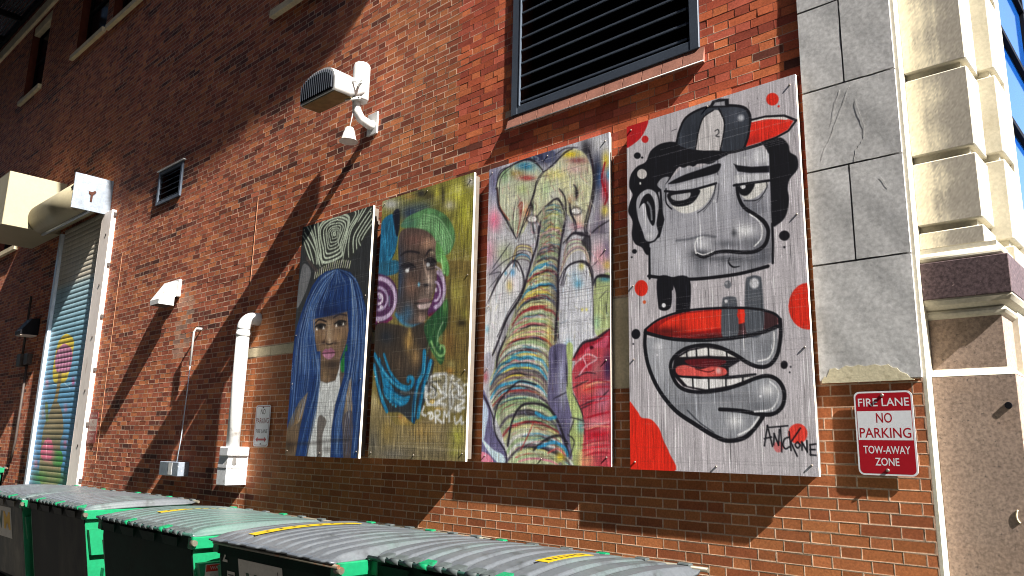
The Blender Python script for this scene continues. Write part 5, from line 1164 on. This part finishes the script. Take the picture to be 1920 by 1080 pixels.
    for x, y, rx, ry, cc, a in ((1100, 150, 70, 90, (150, 120, 120), .6), (1200, 150, 50, 180, (60, 48, 80), .9), (1150, 420, 90, 160, (170, 120, 140), .8), (1010, 330, 90, 60, (204, 120, 90), .7), (1090, 640, 130, 60, (206, 130, 140), .8), (1000, 1000, 80, 110, (214, 150, 116), .9), (1100, 760, 120, 40, (170, 30, 46), .8), (1120, 900, 120, 50, (206, 110, 110), .7), (1000, 120, 70, 60, (160, 30, 50), .8)): Bb(x-25, y+2062, rx, ry, cc, a)
    for q in ([(900, 240), (1000, 190), (1090, 200)], [(880, 330), (1020, 260)], [(940, 500), (1080, 440)], [(950, 525), (1060, 470)], [(860, 600), (975, 632)], [(1130, 430), (1210, 350)], [(700, 430), (820, 370)], [(880, 380), (930, 480), (975, 600), (985, 760)], [(830, 760), (890, 820), (850, 980)], [(890, 620), (850, 740)], [(820, 120), (830, 320)]): S(D2(q), 2.6, INK, .85, taper=.4)
    S(D1([(890, 1080), (970, 950), (1090, 910), (1215, 820)]), 5, INK, .9, taper=.3)
    for i in range(16):
        y = g.uniform(240, 1000); S(D2([(980+g.uniform(-40, 40), y+30), (1100, y), (1220, y-20+g.normal()*14)]), 3, [(140, 20, 40), (222, 160, 160), (190, 40, 56), (226, 170, 140)][g.integers(0, 4)], .7, taper=.5)
    for q in ([(950, 70), (1010, 20), (1100, 60), (1000, 130), (940, 210)], [(900, 110), (950, 60)], [(980, 60), (1010, 140)]): S(D2(q), 2.6, (216, 190, 196), .8)
    # left foot
    P(D2([(40, 380), (90, 420), (130, 560), (150, 720), (250, 880), (262, 1040), (30, 1040)]), (106, 102, 134)); P(D2([(40, 440), (100, 540), (80, 700), (60, 800), (40, 800)]), (176, 190, 210)); P(D2([(45, 800), (150, 900), (230, 940), (262, 1010), (200, 1030), (90, 900)]), (186, 204, 214)); P(D2([(40, 920), (120, 960), (150, 1040), (40, 1030)]), (206, 130, 150)); P(D2([(60, 60), (110, 0), (160, 110), (120, 240), (80, 240)]), (168, 166, 176)); Bb(50, 2290, 30, 60, (170, 60, 70), .6)
    S(D2([(60, 400), (140, 580), (170, 760), (260, 920), (265, 1030)]), 3.6, INK, .85); S(D2([(150, 660), (190, 480), (310, 330), (400, 270), (540, 300)]), 4, INK, .85); S(D2([(280, 860), (320, 640), (400, 500), (520, 470), (660, 520), (760, 680), (840, 940)]), 5, INK, .9); S(D2([(520, 900), (640, 800), (760, 770), (830, 840)]), 5, INK, .85); S(D2([(560, 880), (700, 830), (800, 880), (830, 950)]), 6, (56, 140, 186), .9); Bb(740, 3030, 50, 50, (216, 190, 60), .9); Bb(740, 3090, 20, 20, (110, 90, 120), .8); S(D2([(650, 930), (740, 890), (810, 950)]), 3, (196, 90, 90), .8); S(D2([(540, 560), (640, 610), (720, 600)]), 6, (60, 150, 190), .85); S(D2([(520, 640), (470, 760), (400, 900)]), 3, (150, 50, 50), .7)
    for _ in range(240):
        x = g.uniform(60, 1220); y = g.uniform(150, 3080); S([(x, y), (x+g.normal()*4, y+g.uniform(30, 120))], .8, [(50, 46, 54), (214, 214, 216), (120, 40, 50), (70, 120, 150), (206, 196, 120)][g.integers(0, 5)], .4)
    c.soften(); c.punch(1.22, 1.0); c.grain(.12, seed=15, run=18); c.checks(120, (60, 56, 62), .24, 16); c.checks(60, (224, 222, 222), .3, 17)
    return board(c, 'mural_panel', 'painted board of ringed pastel trunks with a red shape low right', 3)
board_cap(); board_blue_hair(); board_turban(); board_trunks()

# ================================================================ roller door with a painted curtain
DX0, DX1 = -15.42, -13.46
rd = empty('roller_door', ((DX0+DX1)/2, 0, 0), 'tall steel roller door painted with flowers under a cream hood', 'roller door')
def curtain():
    y = -.03
    c = Canvas([(118, 420), (190, 420), (135, 900), (55, 900)], y, .010, (70, 140, 180))
    c.x0, c.x1, c.z0, c.z1 = DX0, DX1, 0.02, 5.42; c.W = 150; c.H = 1080; c.im = np.zeros((c.H, c.W, 3)); c.kv = c.H/600.
    c.X, c.Y = np.meshgrid(np.arange(c.W), np.arange(c.H))
    z = np.linspace(c.z1, c.z0, c.H)[:, None]
    GR = ((186, 176, 156), (196, 186, 164), (150, 186, 196), (124, 176, 196), (84, 150, 190), (56, 120, 176), (60, 90, 100))
    for k in range(3): c.im[..., k] = np.interp(-z, [-5.4, -4.4, -4.25, -3.6, -2.6, -1.0, 0], [v[k] for v in GR])
    S, P, Bb, E_ = c.stroke, c.poly, c.blob, c.ell; g = np.random.default_rng(2); c.T(40, 580, 3.175)
    for q in [[(150, 430), (250, 460), (330, 420)], [(240, 420), (290, 470)]]: S(q, 1.6, (190, 214, 222), .6)
    P([(268, 146), (312, 180), (308, 260), (292, 350), (262, 430), (200, 438), (188, 370), (203, 270), (225, 190)], (222, 192, 40)); P([(240, 215), (262, 205), (302, 240), (302, 310), (280, 372), (214, 372), (203, 300), (215, 250)], (196, 112, 150))
    for i in range(9): S([(215+i*9, 370), (222+i*9, 300), (214+i*10, 235)], 1.4, [(150, 70, 120), (220, 160, 180)][i % 2], .7)
    S([(232, 380), (222, 460), (205, 545)], 7, (150, 122, 66)); P([(200, 540), (240, 600), (252, 720), (232, 800), (228, 1030), (112, 1030), (128, 740), (168, 620)], (136, 120, 82)); Bb(180, 700, 40, 80, (150, 132, 92), .6); Bb(200, 780, 50, 60, (110, 104, 70), .6)
    S([(150, 560), (155, 660)], 6, (110, 130, 70)); P([(155, 765), (188, 800), (178, 892), (130, 898), (118, 840)], (212, 88, 118)); S([(150, 790), (150, 890)], 1.5, (240, 170, 180)); P([(190, 835), (242, 850), (242, 925), (198, 935), (180, 880)], (62, 140, 56)); Bb(110, 1000, 60, 50, (70, 140, 60), .9); Bb(230, 1010, 50, 50, (90, 130, 60), .8)
    for x, y_, rx, ry, cc in ((155, 440, 12, 26, (206, 120, 150)), (265, 590, 12, 34, (196, 120, 150)), (88, 920, 14, 30, (206, 110, 130)), (310, 430, 10, 30, (196, 60, 120)), (262, 800, 12, 34, (190, 90, 130)), (130, 620, 12, 30, (180, 150, 150)), (180, 860, 30, 60, (206, 90, 120))): Bb(x, y_, rx, ry, cc, .85)
    c.punch(1.0, .8); c.grain(.04, seed=3)
    zz = np.linspace(c.z1, c.z0, c.H); ph = (zz % .086)/.086
    rel = -.0045*np.sin(np.pi*np.clip(ph, 0, .86)/.86)**.7
    c.im *= np.where(ph > .9, .68, 1.0)[:, None, None]
    c.mesh('curtain', M['door_paint'], rd, relief=np.repeat(rel[:, None], c.W, 1))
M['jamb_paint'] = mat('jamb_paint', tuple(lin((226, 216, 208))), .5, spec=.35, n1=(2, .1), n2=(30, .08), stain=(lin((150, 120, 104)), 3, .6, .75), stretch=(1, 1, .3))
M['door_paint'] = mat('door_paint', attr=True, rough=.5, spec=.35, n1=(4, .08), n2=(40, .06))
curtain()
j = MB(); j.box(-13.46, -13.06, -.075, 0, 0, 5.36, .005); j.box(-13.475, -13.461, -.075, -.02, 0, 5.3)
j.build('jamb', M['jamb_paint'], rd)
j = MB(); j.box(-15.52, -15.42, -.09, 0, 0, 5.36, .005); j.build('guide_rail', M['steel'], rd)
for z in np.arange(.7, 5.2, .85):
    MB().tube([(-13.20, -.075, z), (-13.20, -.082, z)], .02, 8).build('bolt', M['dark_box'], rd)
    MB().box(-13.058, -13.02, -.05, -.01, z+.3, z+.36).build('clip', M['dark_box'], rd)
h = MB(); prof = [(-.30+.285*math.cos(a), 5.635+.285*math.sin(a)) for a in np.linspace(0, 2*math.pi, 33)[:-1]]
h.prism(prof, 'x', -15.74, -13.39, True); h.build('hood', M['cream_paint'], rd)
h = MB(); h.box(-15.7, -13.40, -.34, -.30, 5.315, 5.345); h.build('hood_lip', M['steel'], rd)
h = MB(); h.box(-13.388, -13.365, -.60, .0, 5.33, 5.93, .003); pl_ = h.build('end_plate', M['bright_plate'], rd)
r_ = MB(); r_.prism([(-.335, 5.49), (-.305, 5.49), (-.30, 5.60), (-.255, 5.66), (-.275, 5.69), (-.315, 5.655), (-.37, 5.66), (-.365, 5.62), (-.335, 5.60)], 'x', -13.366, -13.352); r_.build('rusty_axle', M['rust'], pl_)
h = MB(); h.box(-17.4, -15.75, -.97, -.01, 5.40, 6.41, .008); h.build('motor_cover', M['cream_paint'], rd)
# ---------------------------------------------------------------- dumpsters in a row along the wall
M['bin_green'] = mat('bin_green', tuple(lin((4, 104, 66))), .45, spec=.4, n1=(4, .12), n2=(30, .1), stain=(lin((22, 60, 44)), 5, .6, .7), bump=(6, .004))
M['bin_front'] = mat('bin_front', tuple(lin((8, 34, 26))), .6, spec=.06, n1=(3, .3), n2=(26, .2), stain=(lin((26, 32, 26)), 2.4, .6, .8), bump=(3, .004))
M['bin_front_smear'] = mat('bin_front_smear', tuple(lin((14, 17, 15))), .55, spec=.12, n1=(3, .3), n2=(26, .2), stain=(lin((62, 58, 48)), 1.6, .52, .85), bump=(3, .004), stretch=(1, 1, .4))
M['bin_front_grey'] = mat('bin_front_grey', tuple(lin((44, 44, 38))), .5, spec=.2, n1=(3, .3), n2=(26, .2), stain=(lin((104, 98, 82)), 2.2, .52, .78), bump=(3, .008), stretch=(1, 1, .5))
M['lid_grey'] = mat('lid_grey', tuple(lin((71, 75, 79))), .38, spec=.5, n1=(2, .12), n2=(50, .12), tint=(lin((72, 92, 86)), .9, .5, .72), stain=(lin((40, 42, 43)), 5, .56, .72), bump=(60, .0012))
M['lid_green'] = mat('lid_green', tuple(lin((70, 79, 80))), .38, spec=.5, n1=(2, .12), n2=(50, .12), tint=(lin((62, 88, 80)), .9, .4, .65), stain=(lin((50, 60, 58)), 9, .62, .74), bump=(90, .0008))
M['sticker'] = mat('sticker_yellow', tuple(lin((150, 126, 8))), .5, spec=.4, n1=(20, .08))
M['label_white'] = mat('label_white', tuple(lin((176, 172, 162))), .5, n1=(6, .1), n2=(60, .06), stain=(lin((110, 106, 96)), 12, .6, .7))
M['label_green'] = mat('label_green', tuple(lin((22, 66, 40))), .5); M['label_yellow'] = mat('label_yellow', tuple(lin((206, 160, 20))), .5)
M['label_red'] = mat('label_red', tuple(lin((170, 40, 26))), .5); M['rod'] = mat('rod', tuple(lin((40, 70, 62))), .5, metal=.3, n1=(20, .3))
M['worn_steel'] = mat('worn_steel', tuple(lin((98, 94, 82))), .5, metal=.5, n1=(12, .25), stain=(lin((120, 70, 40)), 9, .55, .7))

M['knuckle'] = mat('knuckle', tuple(lin((58, 64, 64))), .6, n1=(20, .3))
KN = 13
def dumpster(x0, x1, y0, y1, zt, label, edge, front, lidm, stickers=(), rise=.03, dome=.045, nrib=13, seed=0):
    g = np.random.default_rng(seed)
    e = empty('dumpster', ((x0+x1)/2, (y0+y1)/2, 0), label, 'dumpster', 'dumpsters in a row along the brick wall')
    zb = .12; lip = .10; t = .03
    # tub: the front leans back under the lip
    yb0 = y0+.16
    m = MB(); V = [(x0, y0+.02, zt-lip), (x1, y0+.02, zt-lip), (x1, yb0, zb), (x0, yb0, zb)]
    m.hexa([(x0+.02, yb0, zb), (x1-.02, yb0, zb), (x1-.02, yb0+.02, zb), (x0+.02, yb0+.02, zb), (x0+.02, y0+.02, zt-lip), (x1-.02, y0+.02, zt-lip), (x1-.02, y0+.04, zt-lip), (x0+.02, y0+.04, zt-lip)])
    m.box(x0+.02, x1-.02, y0+.0, y0+.04, zt-lip+.001, zt-.012)
    if edge == 'hinge':      # pressed pockets along the front lip
        n = 4
        for i in range(n):
            a = x0+.06+(x1-x0-.12)*i/n; b_ = a+(x1-x0-.12)/n*.72
            m.hexa([(a+.03, y0-.001, zt-lip+.004), (b_-.03, y0-.001, zt-lip+.004), (b_-.03, y0+.01, zt-lip+.004), (a+.03, y0+.01, zt-lip+.004), (a, y0-.022, zt-.03), (b_, y0-.022, zt-.03), (b_, y0+.01, zt-.03), (a, y0+.01, zt-.03)])
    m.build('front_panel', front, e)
    for s_, x in ((-1, x0), (1, x1)):
        m = MB(); o = x-.012 if s_ > 0 else x
        pl = [(y0+.03, zt-lip-.05), (yb0, zb), (y1, zb), (y1, zt+rise-.02), (y1-.3, zt+rise-.02), (y0+.03, zt-.04)]
        m.prism(pl, 'x', o, o+.012)
        m.box(x-.03 if s_ > 0 else x-.045, x+.045 if s_ > 0 else x+.03, y0-.005, y1, zt-.095, zt-.012, .006)           # top channel
        q = x if s_ > 0 else x-.06
        m.hexa([(q, y0+.10, zt-.42), (q+.06, y0+.10, zt-.42), (q+.06, y0+.34, zt-.42), (q, y0+.34, zt-.42), (q, y0+.05, zt-.19), (q+.06, y0+.05, zt-.19), (q+.06, y0+.42, zt-.19), (q, y0+.42, zt-.19)])  # gusset
        m.box(q, q+.09, y0+.22, y1-.1, .30, .46, .008)       # fork sleeve
        m.build('side_panel', M['bin_green'], e)
    m = MB(); m.box(x0, x1, y1-.03, y1, zb, zt+rise-.02); m.build('back_panel', M['bin_green'], e)
    m = MB(); m.box(x0, x1, y0+.16, y1, zb-.02, zb); [m.tube([(x, y, 0), (x, y, zb-.015)], .05, 10) for x in (x0+.2, x1-.2) for y in (y0+.3, y1-.2)]
    m.build('base', M['black'], e)
    # ribbed plastic lid, crowned from front to back
    nx = nrib*20; nv = 30; lx0, lx1 = x0-.035, x1+.02; ly0, ly1 = y0-(.045 if edge == 'lip' else .01), y1+.02
    U = np.linspace(0, 1, nx+1); Vv = np.linspace(0, 1, nv+1)
    ph = (U*nrib) % 1; rib = .016*np.clip(np.minimum(ph, 1-ph)*12-1.4, 0, 1)
    rib[(U < .012) | (U > .988)] = 0
    UU, VV = np.meshgrid(U, Vv)
    fade = np.clip((VV-.045)/.03, 0, 1)*np.clip((.97-VV)/.03, 0, 1)
    sag = g.normal(size=3)
    Z = zt+rise*VV+dome*np.sin(np.pi*VV**.85)**.9*(1-.18*np.abs(2*UU-1)**3)+rib[None]*fade+.006*np.sin(UU*5+sag[0])*np.sin(VV*3+sag[1])
    ed = np.minimum(UU, 1-UU)*(lx1-lx0); Z = Z-.042*np.clip(1-ed/.03, 0, 1)**1.5*np.clip(np.sin(np.pi*VV), 0, 1)**.4
    X = lx0+(lx1-lx0)*UU; Y = ly0+(ly1-ly0)*VV
    if edge == 'lip':
        sc = .018*np.clip(np.sin(UU*math.pi*6.0)**2*3-.6, 0, 1); Y = Y-sc*np.clip(1-VV*14, 0, 1); Z = Z-.0*VV
    top = np.stack([X, Y, Z], -1).reshape(-1, 3); bot = top-np.array([0, 0, .012]); n = len(top); w = nx+1
    F = []
    for r in range(nv):
        for k in range(nx):
            a = r*w+k; F.append((a, a+1, a+w+1, a+w)); F.append((n+a, n+a+w, n+a+w+1, n+a+1))
    for k in range(nx): F.append((k, n+k, n+k+1, k+1)); a = nv*w+k; F.append((a, a+1, n+a+1, n+a))
    for r in range(nv): a = r*w; F.append((a, a+w, n+a+w, n+a)); a = r*w+nx; F.append((a, n+a, n+a+w, a+w))
    lid = raw('lid', np.vstack([top, bot]), F, lidm, e, smooth=True)
    lid.data.polygons.foreach_set('use_smooth', np.ones(len(F), bool))
    def lidz(u, v): return zt+rise*v+dome*math.sin(math.pi*v**.85)**.9*(1-.18*abs(2*u-1)**3)
    if edge == 'hinge':
        m = MB(); m.tube([(x0-.04, y0-.02, zt+.004), (x1+.05, y0-.02, zt+.004)], .011, 8); m.build('hinge_rod', M['rod'], e)
        for i in range(KN):
            a = x0+.05+(x1-x0-.16)*i/(KN-1)+g.normal()*.012; wd = .05+.03*g.random()
            k = MB(); k.tube([(a, y0-.02, zt+.004), (a+wd, y0-.02, zt+.004)], .0165, 10); k.hexa([(a, y0-.03, zt-.01), (a+wd, y0-.03, zt-.01), (a+wd, y0+.03, zt+.0), (a, y0+.03, zt+.0), (a, y0-.02, zt+.021), (a+wd, y0-.02, zt+.021), (a+wd, y0+.05, zt+.034), (a, y0+.05, zt+.034)])
            k.build('hinge_knuckle', M['knuckle'] if (i*7+seed) % 5 else M['bin_green'], e)
    else:
        m = MB(); m.tube([(x0-.02, y0-.012, zt-.03), (x1+.06, y0-.012, zt-.03)], .012, 8); m.build('lip_rail', M['worn_steel'], e)
    m = MB(); m.tube([(x1+.02, y0+.0, zt-.05), (x1+.075, y0+.0, zt-.05)], [.02, .02], 12); m.build('corner_tube', M['worn_steel'], e)
    m = MB(); m.tube([(x0-.05, y1+.035, zt+rise), (x1+.06, y1+.035, zt+rise)], .014, 8); rr = m.build('rear_rod', M['worn_steel'], e)
    for i in range(6):
        a = x0+.08+(x1-x0-.2)*i/5; k = MB(); k.box(a, a+.08, y1+.01, y1+.055, zt+rise-.02, zt+rise+.022, .006); k.build('rear_knuckle', M['knuckle'] if i % 3 else M['bin_green'], e)
    for u, v0, v1 in stickers:      # yellow warning strip lying on the crown of a rib
        V, F = [], []
        for k in range(17):
            v = v0+(v1-v0)*k/16; x = lx0+(lx1-lx0)*u; y = ly0+(ly1-ly0)*v; z = lidz(u, v)+.0205
            V += [(x-.045, y, z), (x+.045, y, z), (x-.045, y, z-.002), (x+.045, y, z-.002)]
        for k in range(16): a = 4*k; F += [(a, a+1, a+5, a+4), (a+2, a+6, a+7, a+3), (a, a+4, a+6, a+2), (a+1, a+3, a+7, a+5)]
        stk = raw('warning_strip', np.array(V), F, M['sticker'], e)
        for k in range(7):
            v = v0+(v1-v0)*(.12+.12*k); x = lx0+(lx1-lx0)*u; y = ly0+(ly1-ly0)*v; z = lidz(u, v)+.0208
            dz = (lidz(u, v+.02)-lidz(u, v))/.02/(ly1-ly0)*.022
            m = MB(); m.add([(x-.02, y, z), (x+.02, y, z), (x+.02, y+.022, z+dz), (x-.02, y+.022, z+dz)], [(0, 1, 2, 3)]); m.build('print_mark', M['black'], stk)
    return e
def front_label(e, x0, y0, zt, u0, u1, d0, d1, m, extra=0.0, name='label'):
    """flat label on the leaning front panel; u along x from the left, d below the lip"""
    def p(u, d, o):   # front plane: from (y0+.02, zt-.10) to (y0+.16, .12)
        L = zt-.22; k = d/L; nrm = np.array([0, -L, -.14]); nrm /= np.linalg.norm(nrm)
        return np.array([x0+u, y0+.02+.14*k, zt-.10-d])+nrm*o
    V = [p(u0, d1, .001+extra), p(u1, d1, .001+extra), p(u1, d0, .001+extra), p(u0, d0, .001+extra), p(u0, d1, .003+extra), p(u1, d1, .003+extra), p(u1, d0, .003+extra), p(u0, d0, .003+extra)]
    mb = MB(); mb.hexa(V); return mb.build(name, m, e), p
def front_text(s, e, p, u, d, size, m, lvl=.0045, bold=.03, width=None):
    up = p(u, d-.1, 0)-p(u, d, 0); up /= np.linalg.norm(up)
    return text('lettering', s, size, p(u, d, lvl), m, e, up=up, width=width, bold=bold)
ZT = 1.0
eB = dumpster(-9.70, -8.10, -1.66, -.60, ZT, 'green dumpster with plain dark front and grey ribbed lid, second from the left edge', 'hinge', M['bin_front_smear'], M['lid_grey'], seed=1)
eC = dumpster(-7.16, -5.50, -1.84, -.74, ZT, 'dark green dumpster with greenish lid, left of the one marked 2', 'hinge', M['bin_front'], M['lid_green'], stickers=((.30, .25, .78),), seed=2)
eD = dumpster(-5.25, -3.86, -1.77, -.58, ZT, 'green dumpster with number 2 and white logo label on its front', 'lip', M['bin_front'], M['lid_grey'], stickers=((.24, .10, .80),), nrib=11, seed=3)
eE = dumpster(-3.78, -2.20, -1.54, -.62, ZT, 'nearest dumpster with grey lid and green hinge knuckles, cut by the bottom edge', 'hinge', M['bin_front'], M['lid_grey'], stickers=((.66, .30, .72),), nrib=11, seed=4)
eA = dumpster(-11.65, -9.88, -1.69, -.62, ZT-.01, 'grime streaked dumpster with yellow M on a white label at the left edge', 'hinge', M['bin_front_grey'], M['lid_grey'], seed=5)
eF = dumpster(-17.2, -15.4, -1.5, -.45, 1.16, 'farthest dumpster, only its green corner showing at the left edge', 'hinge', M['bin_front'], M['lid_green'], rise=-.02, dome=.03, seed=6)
# labels
u1 = float(pt(20, 962, -1.66)[0])+11.65; _, p = front_label(eA, -11.65, -1.69, ZT-.01, u1-.62, u1, .02, .36, M['label_white']); front_text('W', eA, p, u1-.45, .18, .27, M['label_green'], width=.28); front_text('M', eA, p, u1-.16, .18, .27, M['label_yellow'], width=.24)
uL = float(pt(449, 1047, -1.74)[0])+5.25; uR = float(pt(531, 1067, -1.74)[0])+5.25; dT = .9-float(pt(449, 1047, -1.74)[2]); w_ = uR-uL
_, p = front_label(eD, -5.25, -1.77, ZT, uL, uR, dT, dT+.34, M['label_white'], name='logo_label'); front_text('W', eD, p, uL+w_*.40, dT+.19, .27, M['label_green'], width=w_*.46); front_text('M', eD, p, uL+w_*.78, dT+.19, .27, M['label_yellow'], width=w_*.26); front_text('1', eD, p, uR-.05, dT+.05, .05, M['black'], bold=0)
uS = float(pt(424, 1070, -1.74)[0])+5.25; dS = .9-float(pt(424, 1070, -1.74)[2]); front_label(eD, -5.25, -1.77, ZT, uS, uS+.10, dS, dS+.2, M['label_white'])
for k in range(7): front_label(eD, -5.25, -1.77, ZT, uS+.012, uS+.088-.01*(k % 3), dS+.02+.022*k, dS+.027+.022*k, M['dark_box'], extra=.0022, name='label_print')
q2 = pt(422, 1040, -1.75); front_text('2', eD, p, float(q2[0])+5.25, .9-float(q2[2]), .15, M['label_white'], bold=.01)
def side_label(e, x, y0, zt):
    m = MB(); m.box(x+.0605, x+.0625, y0+.10, y0+.34, zt-.40, zt-.20); lb = m.build('warning_label', M['label_white'], e)
    MB().box(x+.0626, x+.0635, y0+.105, y0+.335, zt-.25, zt-.205).build('label_header', M['label_red'], lb)
    text('lettering', 'WARNING', .034, (x+.0638, y0+.22, zt-.228), M['label_white'], lb, right=(0, 1, 0), up=(0, 0, 1), width=.17)
side_label(eC, -5.50, -1.84, ZT)
